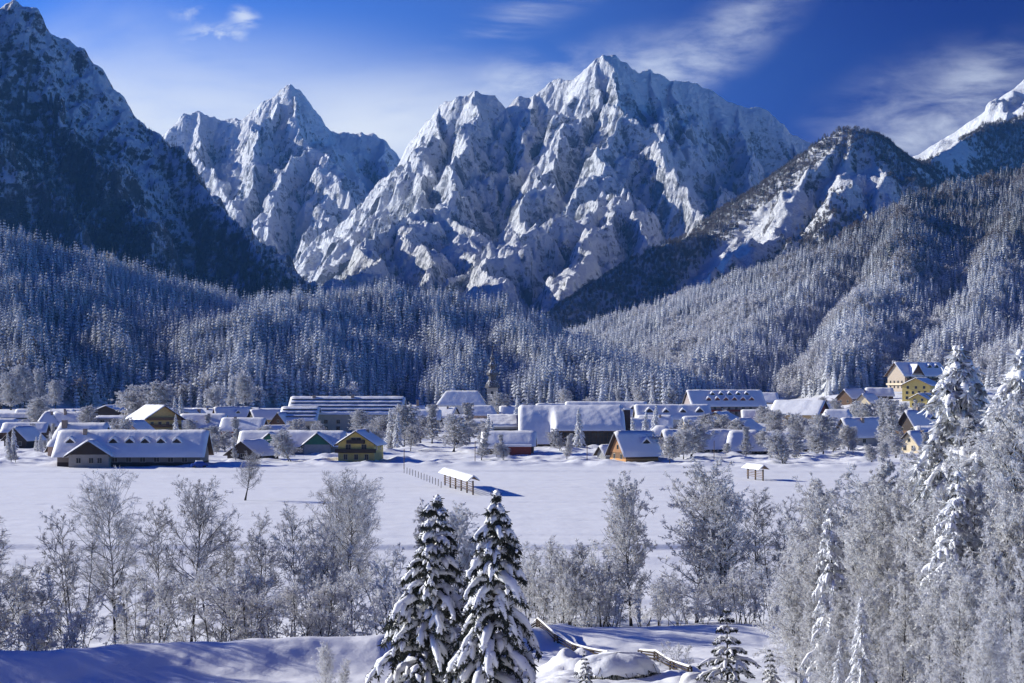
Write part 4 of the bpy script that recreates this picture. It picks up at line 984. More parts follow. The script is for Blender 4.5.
house('yellow hotel with brown eaves below the hillside hotel', 921, 960, 20, 15, 8.8, 3.6, 62, YEL, T=.5, ov=1.3, name='hotel', cat='hotel', roofc=WOOD, wins=[('L', 4, 1.2, 1.2, 1.5), ('L', 4, 4.0, 1.2, 1.5), ('L', 3, 6.8, 1.2, 1.4), ('F', 5, 1.2, 1.2, 1.5), ('F', 5, 4.0, 1.2, 1.5)])
house('lower yellow annex with small gable in front of the yellow hotel', 924, 900, 17, 9, 4.6, 2.4, 58, YEL, T=.5, ov=1.0, roofc=WOOD, wins=[('L', 3, 1.0, 1.2, 1.4), ('L', 2, 3.4, 1.1, 1.2), ('F', 4, 1.2, 1.1, 1.3)])
house('brown house with white snow roof beside the yellow hotel', 943, 940, 11, 10, 5.0, 3.8, 40, BROWN, T=.6, wins=[('L', 2, 1.2, 1.1, 1.3), ('F', 3, 1.2, 1.1, 1.3)])
hh = house('big hillside hotel with steep stepped snow roofs and long balconies', 917, 1060, 30, 17, 9.5, 7.0, 24, (.40, .33, .26), T=.5, ov=1.6, name='hotel', cat='hotel', roofc=BROWN, z=15.5, wins=[('F', 8, 1.4, 1.4, 1.6), ('F', 8, 4.4, 1.4, 1.6), ('L', 4, 1.4, 1.3, 1.5), ('L', 4, 4.4, 1.3, 1.5), ('F', 8, 7.2, 1.3, 1.4)], balc=[('F', 3.3, 1.1, 1.5, .98, CREAM), ('F', 6.2, 1.1, 1.5, .98, BROWN), ('L', 3.3, 1.1, 1.4, .95, CREAM)], dorm=[(6, .5, 3.0, 1.2, DARK), (11, .5, 3.0, 1.2, DARK)])
w = wing(hh, -7.0, 7.5, 9, 10.0, 5.4, (.44, .37, .28), .5, -9.6, gable=BROWN)
for q in (4.4, 7.4):
    f, p = window_mesh(1.5, 1.6); o = obj('window', f, w, (-7, -9.65, q)); obj('pane', p, o)
house('sunlit snow roof on the slope left of the hillside hotel', 853, 990, 15, 11, 3.6, 4.6, 40, BROWN, T=.6, wins=[('L', 2, 1.2, 1.1, 1.3), ('F', 3, 1.2, 1.1, 1.3)])
house('small house with bright triangular roof side on the slope below the spruces', 868, 930, 11, 9, 3.0, 4.0, 48, CREAM, T=.6, wins=[('L', 2, 1.0, 1, 1.2), ('F', 3, 1, 1, 1.2)])
house('stepped blue roof under the spruces at the foot of the long hillside', 879, 1000, 14, 9, 3.0, 3.8, 0, BROWN, T=.6, wins=[('F', 4, 1, 1, 1.2)])
house('low-roofed brown house cut by the picture edge beyond the dark spruces', -2, 640, 12, 9, 3.2, 3.6, 10, WOOD, T=.5, wins=[('F', 3, 1.1, 1, 1.2)])
house('plain cream house seen between two frosted trees near the church', 425, 800, 13, 9, 4.0, 3.6, 0, CREAM, T=.6, wins=[('F', 4, 1.3, 1, 1.3)])
house('snow-roofed house behind the hall with dark chimney by the hill foot', 408, 930, 16, 9, 4.0, 4.0, 0, GREY, T=.6, wins=[('F', 4, 1.3, 1, 1.3)], chim=[(5, 0, 1.4, 3.2)])
house('small white house among conifers behind the boxy outbuilding', 640, 620, 10, 8, 4.2, 3.2, 8, WHITE, T=.6, wins=[('F', 3, 1.2, 1, 1.2)])
house('steep-roofed house at the near end of the hotel wing', 700, 660, 12, 9, 3.2, 4.0, 12, CREAM, T=.6, wins=[('F', 3, 1.1, 1, 1.2)], dorm=[(0, .6, 2, .8, DARK)])

_q = np.random.default_rng(12)
for (px_, d_) in [(62, 845), (175, 860), (205, 880), (248, 900), (300, 905), (385, 905), (545, 960), (625, 930), (655, 860), (690, 870), (775, 930), (822, 905), (445, 930), (530, 760), (655, 690), (756, 820), (30, 860), (140, 880)]:
    house('small cream house with blue-white roof in the packed back rows of the village', px_, d_, 12, 9, 3.4, 3.8, float(_q.uniform(-30, 30)), CREAM, T=.5, wins=[('F', 4, 1.2, 1, 1.2), ('L', 2, 1.2, 1, 1.2)], chim=[(2, -1, .8, 1.5)], group='small houses of the back rows')

# --- hayracks, posts, poles, rail fences, car
def hayrack(label, ax, ad, bx, bd, h, nposts, T):
    A = np.array([PX(ax, ad), ad]); B = np.array([PX(bx, bd), bd]); dv = B - A; L = np.linalg.norm(dv); rz = math.atan2(dv[1], dv[0])
    z = GZ(*A); rt = empty('hayrack', (A[0], A[1], z), rz); tag(rt, label, 'hayrack')
    for i in range(nposts):
        x = L * i / (nposts - 1); m = MB(); m.box(x - .13, x + .13, -.13, .13, -.6, h); m.build('post', M['timber'], rt)
    for k in range(5):
        zz = .7 + (h - .9) * k / 4; m = MB(); m.box(-.3, L + .3, -.2, -.14, zz - .05, zz + .05); m.build('rail', M['timber'], rt)
    fn = lambda X, Y: h + .75 - np.abs(Y) * .7
    V, F = slab(fn, -.7, L + .7, -1.05, 1.05, 2, 3, lambda X, Y: 0 * X, lambda X, Y: .08 + 0 * X); rf = obj('roof', mesh_np('roof', V, F, M['timber']), rt)
    snow_cap('snow_cover', lambda X, Y: fn(X, Y) + .08, -.7, L + .7, -1.05, 1.05, T, rf, nposts, .4)
hayrack('long white-roofed hayrack on the open field near the fence posts', 445, 352, 473, 322, 2.5, 6, .32)
hayrack('short hayrack alone on the snowy field in front of the pavilions', 748, 376, 763, 368, 2.3, 3, .30)
pts = [(404 + 37 * i / 13, 402 - (402 - 345) * i / 13) for i in range(14)]
ft = empty('post_fence', (PX(422, 372), 372, 0)); tag(ft, 'thin line of wooden fence posts leading to the long hayrack', 'fence')
for (px_, d_) in pts:
    x_, = (PX(px_, d_),); m = MB(); m.bar((x_ - ft.location[0], d_ - 372, GZ(x_, d_) - .4), (x_ - ft.location[0] + .05, d_ - 372, GZ(x_, d_) + 1.35), .11); m.build('post', M['timber'], ft)
for k, (px_, d_, hh_, lb) in enumerate([(404, 420, 4.6, 'slim wooden pole standing in the snow right of the yellow house'), (475, 440, 5.6, 'slim pole at the field edge left of the dark red shed'), (587, 440, 4.2, 'slim pole in front of the sports hall glass'), (714, 452, 5.0, 'slim pole beside the long low pavilion'), (808, 500, 6.0, 'slim dark pole near the broken-roofed hut')]):
    x_ = PX(px_, d_); m = MB(); m.bar((0, 0, -.5), (.04, 0, hh_), .12, k=6); o = m.build('pole', M['timber'], None, (x_, d_, GZ(x_, d_))); tag(o, lb, 'pole')
def railfence(label, pts_):
    P = [np.array((PX(a, b), b)) for a, b in pts_]; o0 = P[0]; z0 = GZ(*o0); M.setdefault('log', mat_plain('dark_wet_logs', (.05, .036, .026), .9, .4, 3)); rt = empty('rail_fence', (o0[0], o0[1], z0)); tag(rt, label, 'fence')
    Q = [(p[0] - o0[0], p[1] - o0[1], GZ(*p) - z0) for p in P]
    for i, q in enumerate(Q):
        for s in (-1, 1):
            m = MB(); m.bar((q[0] + s * .14, q[1] - .12, q[2] - .4), (q[0] + s * .10, q[1] + .12, q[2] + .62), .09, k=6); m.build('post', M['log'], rt)
    for a, b in zip(Q[:-1], Q[1:]):
        for zz in (.16, .36, .54):
            m = MB(); m.bar((a[0] - .1, a[1], a[2] + zz + .06), (b[0] + .1, b[1], b[2] + zz - .04), .085, k=6); m.build('rail', M['log'], rt)
    V = []; F = []
    P3 = np.array([[(q[0], q[1], q[2] + .66 + .03 * math.sin(i * 2.1)) for i, q in enumerate(Q)]])
    V, F = tubes(P3, np.full((1, len(Q)), .075), 8); obj('snow_cover', mesh_np('snow_cover', V, [F], M['roof_snow'], smooth=True), rt)
railfence('dark log rail fence crossing the meadow just right of the tall spruce', [(520, 140), (538, 137), (556, 133), (574, 129.5), (592, 126.5), (608, 124)])
railfence('broken log rail fence in front of the small snow-laden spruce', [(640, 122), (656, 118.5), (672, 115), (690, 111)])
def car():
    x, y = PX(199, 424), 424; rt = empty('parked_car', (x, y, GZ(x, y)), math.radians(20)); tag(rt, 'small blue car parked at the end of the long farmhouse', 'car')
    prof = [(-1.9, .35), (-1.95, .75), (-1.7, .95), (-1.1, 1.0), (-.7, 1.42), (.75, 1.45), (1.35, 1.0), (1.9, .9), (1.98, .5), (1.9, .35)]
    V = [(p[0], s * .8 * (1 if p[1] < 1.05 else .86), p[1]) for s in (-1, 1) for p in prof]; n = len(prof)
    F4 = [(i, (i + 1) % n, n + (i + 1) % n, n + i) for i in range(n)]
    obj('body', mesh_np('body', V, [np.array(F4), np.array([list(range(n))[::-1], [n + i for i in range(n)]])], mat_plain('blue_car_paint', (.02, .06, .30), .3, .05)), rt)
    m = MB(); m.box(-.8, .85, -.705, -.695, 1.08, 1.36); m.build('window', M['glass'], rt)
    m = MB(); m.box(-.75, .8, -.66, .66, 1.46, 1.62); m.build('snow_cover', M['roof_snow'], rt)
    for a in (-1.2, 1.25):
        for s in (-1, 1):
            m = MB(); m.bar((a, s * .62, .3), (a, s * .84, .3), .42, k=10); m.build('wheel', M['metal'], rt)
car()
# ------------------------------------------------------------------ near trees: limbs, branches, rimed twigs
def along(P, idx, t):
    m = P.shape[1] - 1; f = np.clip(t * m, 0, m - 1e-6); i = f.astype(int); w = (f - i)[:, None]
    return P[idx, i] * (1 - w) + P[idx, i + 1] * w, unit(P[idx, i + 1] - P[idx, i])
def side(d, ang, r, flat=0.0):
    q = r.normal(size=d.shape); q[:, 2] *= (1 - flat); q = unit(q - d * (q * d).sum(1, keepdims=True))
    return d * np.cos(ang)[:, None] + q * np.sin(ang)[:, None]
class Parts:
    def __init__(s): s.V = []; s.Q = []; s.n = 0
    def add(s, V, Q): s.V.append(V); s.Q.append(Q + s.n); s.n += len(V)
    def mesh(s, name, mat, smooth=False): return mesh_np(name, np.vstack(s.V), [np.vstack(s.Q)], mat, smooth=smooth)

def broadleaf(seed, H, stems=1, lean=0.0, base=0.22, nl=24, limb=0.42, up=52, spread=0.0, nb=8, nt=9, ns=5, rt=0.012, trop=0.05, droop=0.0, r0=None, wood='bark', twig='twig', stemspread=0.12, twl=0.5, crown='fan', bl=0.42):
    """bare tree: trunk(s) and a crown of limbs > branches > twigs > rime spikes. up = limb angle from the vertical at the bottom of the crown"""
    r = np.random.default_rng(seed); T = Parts(); C = Parts(); r0 = r0 or H * 0.0125
    st = np.zeros((stems, 3)); 
    if stems > 1: st[:, :2] = r.normal(size=(stems, 2)) * stemspread
    d0 = np.tile([lean, 0, 1.0], (stems, 1)) + np.column_stack([r.normal(size=(stems, 2)) * (stemspread if stems > 1 else .03), np.zeros(stems)])
    hs = H * r.uniform(.8, 1.0, stems); hs[0] = H
    P = walk(st, d0, hs * .97, 12, 0.022, np.array([0, 0, .06]), r)
    R = r0 * (1 - np.linspace(0, 1, 13)[None] ** .9 * .93) * r.uniform(.75, 1, (stems, 1)); R[:, 0] *= 1.35
    P[:, 0, 2] -= .25
    V, Q = tubes(P, R, 7); T.add(V, Q)
    # limbs
    n = nl * stems if stems < 3 else int(nl * stems * .6)
    idx = r.integers(0, stems, n); t = base + (1 - base) * (np.arange(n) / n) ** .85 * .97; t = np.clip(t + r.uniform(-.02, .02, n), base, .985)
    p, d = along(P, idx, t)
    rel = (t - base) / (1 - base)
    if crown == 'fan': env = (0.75 + 0.5 * rel) * (1.10 - rel) ** .5
    elif crown == 'column': env = 0.72 + .16 * np.sin(rel * 9) - .42 * rel ** 2
    elif crown == 'cone': env = 1.0 - .88 * rel
    else: env = np.sqrt(np.clip(1 - (rel * 1.5 - .55) ** 2, .05, 1))
    ln = H * limb * env * r.uniform(.65, 1.15, n)
    ang = np.radians(up) * (1 - .45 * rel) * r.uniform(.8, 1.2, n)
    az = np.arange(n) * 2.399 + r.uniform(-.4, .4, n)
    q = np.column_stack([np.cos(az), np.sin(az), np.zeros(n)]); q = unit(q - d * (q * d).sum(1, keepdims=True))
    L1 = walk(p, d * np.cos(ang)[:, None] + q * np.sin(ang)[:, None], ln, 7, .09, np.array([0, 0, trop]), r)
    rl = np.maximum(r0 * .42 * (1 - .75 * t) * (ln / ln.max()) ** .5, .02)
    R1 = rl[:, None] * (1 - np.linspace(0, 1, 8)[None] * .82)
    V, Q = tubes(L1, R1, 5); T.add(V, Q)
    # branches
    def level(Pp, lens, per, t0, lf, a0, a1, nseg, wob, tr, flat):
        n = len(Pp) * per; idx = np.repeat(np.arange(len(Pp)), per); t = r.uniform(t0, .99, n)
        p, d = along(Pp, idx, t); ln = lens[idx] * lf * (1.08 - .62 * t) * r.uniform(.55, 1.2, n)
        return walk(p, side(d, np.radians(r.uniform(a0, a1, n)), r, flat), ln, nseg, wob, tr, r), ln
    tr2 = np.array([0, 0, trop * .8 - droop])
    L2, l2 = level(L1, np.maximum(ln, H * .07), nb, .12, bl, 28, 60, 4, .12, tr2, .3)
    R2 = np.full((len(L2), 1), .018) * (1 - np.linspace(0, 1, 5)[None] * .6) * np.clip(l2 / l2.mean(), .5, 1.6)[:, None] + .004
    V, Q = tubes(L2, R2, 4); C.add(V, Q)
    L3, l3 = level(L2, l2, nt, .1, twl, 25, 65, 3, .16, np.array([0, 0, trop * .5 - droop * 1.6]), .2)
    R3 = np.full((len(L3), 4), rt * 1.25) * np.array([1, 1, .9, .5])
    V, Q = tubes(L3, R3, 3); C.add(V, Q)
    if ns:
        L4, l4 = level(L3, np.maximum(l3, .25), ns, .05, .72, 15, 52, 2, .14, np.array([0, 0, -droop * 2]), 0)
        R4 = np.full((len(L4), 3), rt) * np.array([1, .95, .4])
        V, Q = tubes(L4, R4, 3); C.add(V, Q)
    return T.mesh('trunk', M[wood], True), C.mesh('crown', M[twig])

KIND = {}
def kind(name, **kw): KIND[name] = [broadleaf(seed, **kw2) for seed, kw2 in kw['v']]
fanp = dict(bl=.36, nb=9, nt=7, ns=3, rt=.0088, twig='twig_bare', twl=.72, trop=.06)
kind('fan', v=[(11, dict(H=14.5, nl=58, limb=.50, up=68, base=.26, **fanp)), (12, dict(H=13.5, nl=50, limb=.46, up=66, base=.28, lean=.10, **fanp)), (13, dict(H=14, stems=2, nl=34, limb=.48, up=62, base=.24, stemspread=.16, **fanp))])
slimp = dict(bl=.38, nb=7, nt=6, ns=3, rt=.0095, twig='twig_bare', crown='fan', twl=.72)
kind('slim', v=[(21, dict(H=11.5, nl=38, limb=.34, up=56, base=.25, r0=.10, **slimp)), (22, dict(H=11, stems=3, nl=26, limb=.36, up=54, base=.22, r0=.09, stemspread=.14, **slimp))])
whitep = dict(nb=8, nt=8, ns=4, rt=.018, twl=.55)
kind('white', v=[(31, dict(H=13, nl=84, limb=.36, up=68, trop=.03, droop=.03, base=.10, crown='round', bl=.34, **whitep)), (32, dict(H=13.5, nl=90, limb=.25, up=70, trop=.02, droop=.05, base=.10, crown='column', bl=.42, **whitep)), (33, dict(H=13, stems=2, nl=54, limb=.36, up=64, trop=.03, droop=.04, base=.10, crown='round', stemspread=.16, bl=.34, **whitep))])
sprayp = dict(nb=8, nt=8, ns=4, rt=.014, twl=.6, bl=.38)
kind('spray', v=[(41, dict(H=12, nl=80, limb=.34, up=66, trop=.0, droop=.08, base=.05, crown='cone', r0=.10, **sprayp)), (42, dict(H=12, stems=2, nl=50, limb=.36, up=62, trop=.0, droop=.07, base=.05, crown='round', r0=.10, **sprayp)), (43, dict(H=12, stems=3, nl=46, limb=.34, up=58, trop=.01, droop=.06, base=.06, crown='fan', r0=.09, **sprayp))])
shrubp = dict(nb=6, nt=6, ns=3, rt=.0125, bl=.5, twl=.72)
kind('shrub', v=[(51, dict(H=5.5, stems=5, nl=14, limb=.30, up=46, droop=.02, base=.10, crown='round', r0=.05, stemspread=.3, **shrubp)), (52, dict(H=5.5, stems=7, nl=10, limb=.30, up=50, droop=.04, base=.08, crown='round', r0=.045, stemspread=.45, **shrubp)), (53, dict(H=6.5, stems=3, nl=20, limb=.22, up=44, droop=.02, base=.12, crown='column', r0=.055, stemspread=.22, **shrubp)), (54, dict(H=5, stems=6, nl=11, limb=.34, up=56, droop=.06, base=.06, crown='round', r0=.045, stemspread=.42, **shrubp))])
fluffp = dict(nb=8, nt=8, ns=4, rt=.040, twl=.55)
kind('fluffy', v=[(61, dict(H=12, nl=70, limb=.36, up=62, trop=.03, droop=.02, base=.14, crown='round', bl=.45, **fluffp)), (62, dict(H=12, nl=70, limb=.22, up=58, trop=.03, droop=.03, base=.08, crown='column', bl=.55, **fluffp)), (63, dict(H=10, stems=3, nl=34, limb=.42, up=56, trop=.03, droop=.02, base=.08, crown='round', bl=.45, stemspread=.2, **fluffp))])

NT_ = [0]
def plant(kd, label, px, py_top, d, group=None, var=None, cat='tree', name='frosted_tree', wide=1.0, rz=None, z=None):
    """a tree of its own: its foot on the ground at distance d in column px, its top reaching picture row py_top"""
    NT_[0] += 1; r = np.random.default_rng(1000 + NT_[0])
    v = KIND[kd]; tk, cr = v[(var if var is not None else NT_[0]) % len(v)]
    x = PX(px, d); z = GZ(x, d) if z is None else z
    H0 = max(c.co.z for c in tk.vertices) if 'H' not in tk else tk['H']
    if 'H' not in tk:
        co = np.empty(len(cr.vertices) * 3, np.float32); cr.vertices.foreach_get('co', co); H0 = float(co.reshape(-1, 3)[:, 2].max()); tk['H'] = H0
    h = CZ + (HY - py_top) / FPX * d - z; s = h / H0
    rt = empty(name, (x, d, z), r.uniform(0, 6.28) if rz is None else rz); rt.scale = (s * wide, s * wide, s)
    tag(rt, label, cat, group)
    obj('trunk', tk, rt); obj('crown', cr, rt)
    return rt

# --- row of bare trees along the stream (left half)
plant('fan', 'tallest bare tree with dark trunk and wide fan crown in the stream row', 115, 466, 141, var=0, name='bare_tree', rz=.4)
plant('slim', 'three thin dark stems rising close together beside the widest fan-crowned tree', 76, 505, 130, var=1, name='bare_tree')
plant('slim', 'thin bare tree between the widest fan crown and the leaning tree', 160, 497, 143, var=0, name='bare_tree')
plant('fan', 'bare tree with slightly leaning trunk and loose crown in front of the field', 190, 474, 142, var=1, name='bare_tree', rz=.2)
plant('slim', 'pair of dark stems with frosted tops in the middle of the stream row', 262, 508, 142, var=1, name='bare_tree', rz=1.0)
plant('fan', 'bare tree with dark forked trunk before the yellow house', 316, 466, 150, var=2, name='bare_tree', rz=.3)
plant('fan', 'frosted bare tree whose feathery side sweeps over the field by the tall spruces', 352, 470, 146, var=0, name='bare_tree', rz=2.6, wide=.8)
plant('slim', 'slim frosted tree between forked trunk and feathery tree', 296, 500, 141, var=0, name='bare_tree', rz=3.1)
plant('slim', 'slim pale tree at the foot of the feathery tree', 336, 520, 139, var=1, name='bare_tree', rz=2.1)
plant('fan', 'frosted tree standing alone out on the field beside a path', 244, 449, 306, var=2, name='bare_tree', wide=1.05)
for px, d in ((-60, 124), (-28, 126), (-85, 121), (-112, 124), (-140, 120), (-165, 123), (-190, 119), (-212, 123), (-236, 120), (-262, 123), (-290, 119), (-318, 122), (-345, 120)): plant('fan', 'bare tree standing just outside the view beyond the near end of the stream row', px, 500, d, 'trees beyond the near end of the stream row', name='bare_tree')
plant('slim', 'bare tree cut by the picture edge at the end of the stream row', -4, 517, 130, var=0, name='bare_tree', wide=1.6)
plant('slim', 'pale thin tree behind the shrubs between leaning tree and paired stems', 226, 520, 147, var=0, name='bare_tree', rz=4.0)
plant('slim', 'second pale thin tree behind the shrubs, just before the paired stems', 243, 535, 145, var=1, name='bare_tree', rz=5.0)
plant('white', 'frosted birch-like tree peeping out behind the smaller tall spruce', 418, 497, 150, var=1, wide=.8)
plant('white', 'pale arching frosted tree between the two tall spruces', 456, 502, 146, var=2, wide=.9)
# shrubs
SH = 'frosted shrubs under the stream-side trees'
def shrubs(lst, label, group, **kw):
    for (px, py, d) in lst: plant('shrub', label, px, py, d, group, name='frosted_shrub', cat='shrub', **kw)
shrubs([(4, 572, 124), (38, 578, 125), (66, 596, 124), (45, 606, 122), (30, 554, 141)], 'bluish frosted shrub in the thicket at the near end of the stream row', 'thicket shrubs at the near end of the stream row')
shrubs([(132, 581, 129), (152, 566, 137), (208, 566, 133), (236, 566, 135), (128, 561, 141)], 'frosted shrub at the feet of the fan-crowned and leaning bare trees', 'shrubs below the fan-crowned and leaning trees')
shrubs([(250, 566, 131), (290, 578, 129), (324, 572, 130), (356, 578, 129), (386, 566, 131), (314, 551, 141), (394, 541, 141), (240, 591, 128)], 'pale frosted shrub filling the row between paired stems and tall spruces', 'shrubs between paired stems and tall spruces')
shrubs([(534, 545, 165), (546, 534, 160), (560, 556, 156), (572, 548, 158), (585, 540, 160), (598, 552, 157), (610, 560, 156), (540, 570, 154), (590, 572, 153), (566, 572, 153), (526, 560, 160), (604, 580, 152)], 'frosted bush in the dense clump just right of the tallest spruce', 'bush clump right of the tallest spruce')
shrubs([(645, 580, 146), (660, 575, 145), (676, 582, 144), (618, 588, 144), (690, 572, 146), (735, 570, 144), (748, 560, 145), (762, 575, 143), (776, 566, 143), (705, 590, 143), (722, 588, 143), (640, 596, 142)], 'low frosted bush at the feet of the two big white trees', 'bushes at the feet of the big white trees')
# big white trees
plant('white', 'tall narrow white-frosted tree standing left of the broad white tree', 631, 469, 160, var=2, wide=.72)
plant('white', 'broad white-frosted tree with heavy crown before the low pavilions', 697, 455, 158, var=0, wide=.98)
plant('white', 'white-frosted tree growing into the right flank of the broad white tree', 722, 478, 156, var=2, wide=.85)
plant('slim', 'thin frosted tree with dark stem right of the broad white tree', 754, 486, 158, var=0, wide=1.3)
plant('slim', 'thinner dark-stemmed frosted tree next to the hanging thicket', 776, 492, 157, var=1, wide=1.1)
# the frosted thicket on the right slope
TH = [(815, 478, 112, 0), (842, 470, 108, 1), (868, 462, 110, 2), (884, 455, 102, 0), (905, 468, 98, 1), (926, 440, 96, 2), (948, 425, 94, 0), (975, 430, 88, 1), (1000, 405, 90, 2), (1022, 390, 86, 0), (1046, 395, 84, 1),
      (802, 520, 106, 1), (825, 530, 98, 2), (850, 515, 96, 0), (876, 510, 92, 1), (900, 505, 90, 2), (922, 500, 86, 0), (950, 490, 84, 2), (980, 480, 80, 0), (1010, 470, 78, 1), (1035, 460, 77, 2),
      (812, 590, 92, 0), (845, 585, 86, 2), (872, 575, 84, 1), (902, 570, 80, 0), (932, 560, 77, 2), (962, 555, 74, 1), (992, 550, 72, 0), (1020, 545, 70, 2), (795, 560, 100, 2), (832, 630, 80, 1), (890, 630, 74, 2), (940, 625, 70, 0), (985, 620, 66, 1), (1025, 615, 64, 2)]
for (px, py, d, v) in TH:
    far = d > 95
    plant('spray', 'densely frosted tree in the upper rank of the thicket on the near slope' if far else ('frosted tree with drooping white sprays in the middle of the thicket' if d > 77 else 'frosted tree with drooping white sprays at the near bottom of the thicket'), px, py, d, 'upper thicket trees' if far else ('middle thicket trees' if d > 77 else 'bottom thicket trees'), var=v, wide=.92)
for px, py, d, v in ((1075, 420, 92, 0), (1110, 410, 84, 1), (1150, 430, 96, 2), (1070, 520, 76, 1), (1120, 540, 72, 2), (1190, 420, 88, 0), (1235, 440, 94, 1), (1180, 560, 74, 0)):
    plant('spray', 'frosted tree of the thicket standing beyond the picture edge', px, py, d, 'thicket trees beyond the picture edge', var=v, wide=.92)
plant('spray', 'small round frosted bush alone on the shaded bank near the tall spruces', 327, 640, 99, var=1, wide=.62, cat='bush', name='frosted_bush')
plant('spray', 'lower companion of the small round frosted bush on the bank', 344, 657, 98, var=2, wide=.8, cat='bush', name='frosted_bush')
# village trees
VT = [('fluffy', 86, 404, 740, 0, 'round frosted tree between the hip-roofed house and broad dark chalet'), ('fluffy', 157, 379, 800, 0, 'big round frosted tree behind the chalet hotel'), ('fluffy', 147, 384, 805, 2, 'frosted tree leaning on the big round one behind the chalet hotel'),
      ('fluffy', 122, 417, 560, 2, 'frosted tree before the pink gable house'), ('fluffy', 213, 424, 530, 0, 'large frosted shrub-like tree right of the long farmhouse'), ('fluffy', 226, 430, 520, 2, 'second frosted tree right of the long farmhouse'), ('fluffy', 240, 418, 540, 1, 'tall pale tree before the brick-red house'), ('fluffy', 205, 435, 500, 2, 'low frosted tree by the corner of the long farmhouse'),
      ('fluffy', 190, 418, 600, 0, 'frosted tree between farmhouse roofs and red-chimney house'), ('fluffy', 300, 418, 620, 2, 'frosted tree in front of the lower ribbed wing'), ('fluffy', 363, 408, 640, 0, 'broad frosted tree in front of the large beige hall'), ('fluffy', 378, 415, 600, 2, 'frosted tree at the end of the beige hall'),
      ('fluffy', 404, 402, 560, 0, 'tall frosted tree with dark trunk right of the yellow house'), ('fluffy', 432, 404, 590, 1, 'slim white tree left of the church'), ('fluffy', 452, 413, 520, 2, 'frosted tree with spreading shaded crown before the church'), ('fluffy', 470, 402, 600, 1, 'narrow frosted tree next to the slim pole'), ('fluffy', 421, 415, 600, 2, 'frosted tree between the tall dark-trunked tree and the slim white one'),
      ('fluffy', 501, 391, 960, 0, 'round white tree at the foot of the church spire'), ('fluffy', 690, 418, 480, 2, 'frosted tree in front of the long low pavilion'), ('fluffy', 678, 428, 482, 0, 'smaller frosted tree at the pavilion gable'), ('fluffy', 722, 414, 600, 2, 'frosted tree in front of the shallow-roofed chalet'), ('fluffy', 735, 418, 590, 0, 'frosted tree left of the brown gable chalet'),
      ('fluffy', 777, 408, 620, 0, 'wide frosted tree below the sunlit villa'), ('fluffy', 793, 414, 600, 2, 'dark-branched frosted tree below the sunlit villa'), ('fluffy', 806, 412, 590, 2, 'frosted tree beside the plain blue roof'), ('fluffy', 823, 412, 495, 0, 'big frosted tree at the field edge in front of the plain blue roof'), ('fluffy', 816, 425, 490, 2, 'frosted tree leaning against the big field-edge tree'),
      ('fluffy', 893, 399, 520, 1, 'tall slender white tree between the beige house and dark-gabled chalet'), ('fluffy', 887, 405, 530, 1, 'companion of the tall slender white tree beside the beige house'), ('fluffy', 868, 402, 700, 0, 'frosted tree behind the beige house roof'), ('fluffy', 852, 400, 760, 2, 'frosted tree on the lower slope below the bright triangular roof'), ('fluffy', 880, 396, 800, 0, 'frosted tree below the stepped blue roof'), ('fluffy', 905, 402, 820, 2, 'frosted tree before the yellow hotel'),
      ('fluffy', 650, 404, 900, 0, 'frosted tree behind the hotel wing'), ('fluffy', 575, 398, 1000, 2, 'low spreading frosted tree behind the long hotel roof'), ('fluffy', 592, 396, 1010, 0, 'broad frosted tree behind the long hotel roof'), ('fluffy', 690, 404, 760, 2, 'frosted tree between hotel wing and red-brown house'), ('fluffy', 704, 412, 640, 0, 'frosted tree by the steep-roofed house'),
      ('fluffy', 15, 425, 560, 2, 'frosted tree left of the dark timber cottage'), ('fluffy', 36, 395, 760, 0, 'pale tree behind the hip-roofed house'), ('fluffy', 760, 405, 700, 2, 'frosted tree between large hotel and sunlit villa'), ('fluffy', 840, 398, 900, 2, 'frosted tree above the flat carport roof'), ('fluffy', 262, 424, 540, 0, 'frosted tree above the green-gabled house')]
for (k, px, py, d, v, lb) in VT: plant(k, lb, px, py, d, var=v, wide=1.7)
BT = [(10, 372, 1330), (25, 362, 1360), (42, 368, 1345), (0, 365, 1370), (55, 378, 1330), (230, 378, 1360), (215, 385, 1340), (246, 372, 1370), (620, 388, 1200), (640, 386, 1240), (565, 388, 1180)]
for (px, py, d) in BT: plant('fluffy', 'pale frosted broadleaf tree at the foot of the wooded hill', px, py, d, 'pale broadleaf trees at the hill foot', wide=1.3)

_r = np.random.default_rng(77)
for i in range(150):
    d = float(_r.choice([452, 470, 505, 530, 575, 600, 650, 700, 760, 830, 900, 960])) + _r.uniform(-12, 12); px = _r.uniform(2, 960)
    if d < 520 and 355 < px < 480: continue
    hgt = _r.uniform(2.5, 8.5)
    plant('fluffy', 'frosted bush among the snowy houses and gardens of the village', px, HY - FPX * (hgt + GZ(PX(px, d), d) - CZ) / d, d, 'garden bushes of the village', cat='bush', name='frosted_bush', wide=1.5)

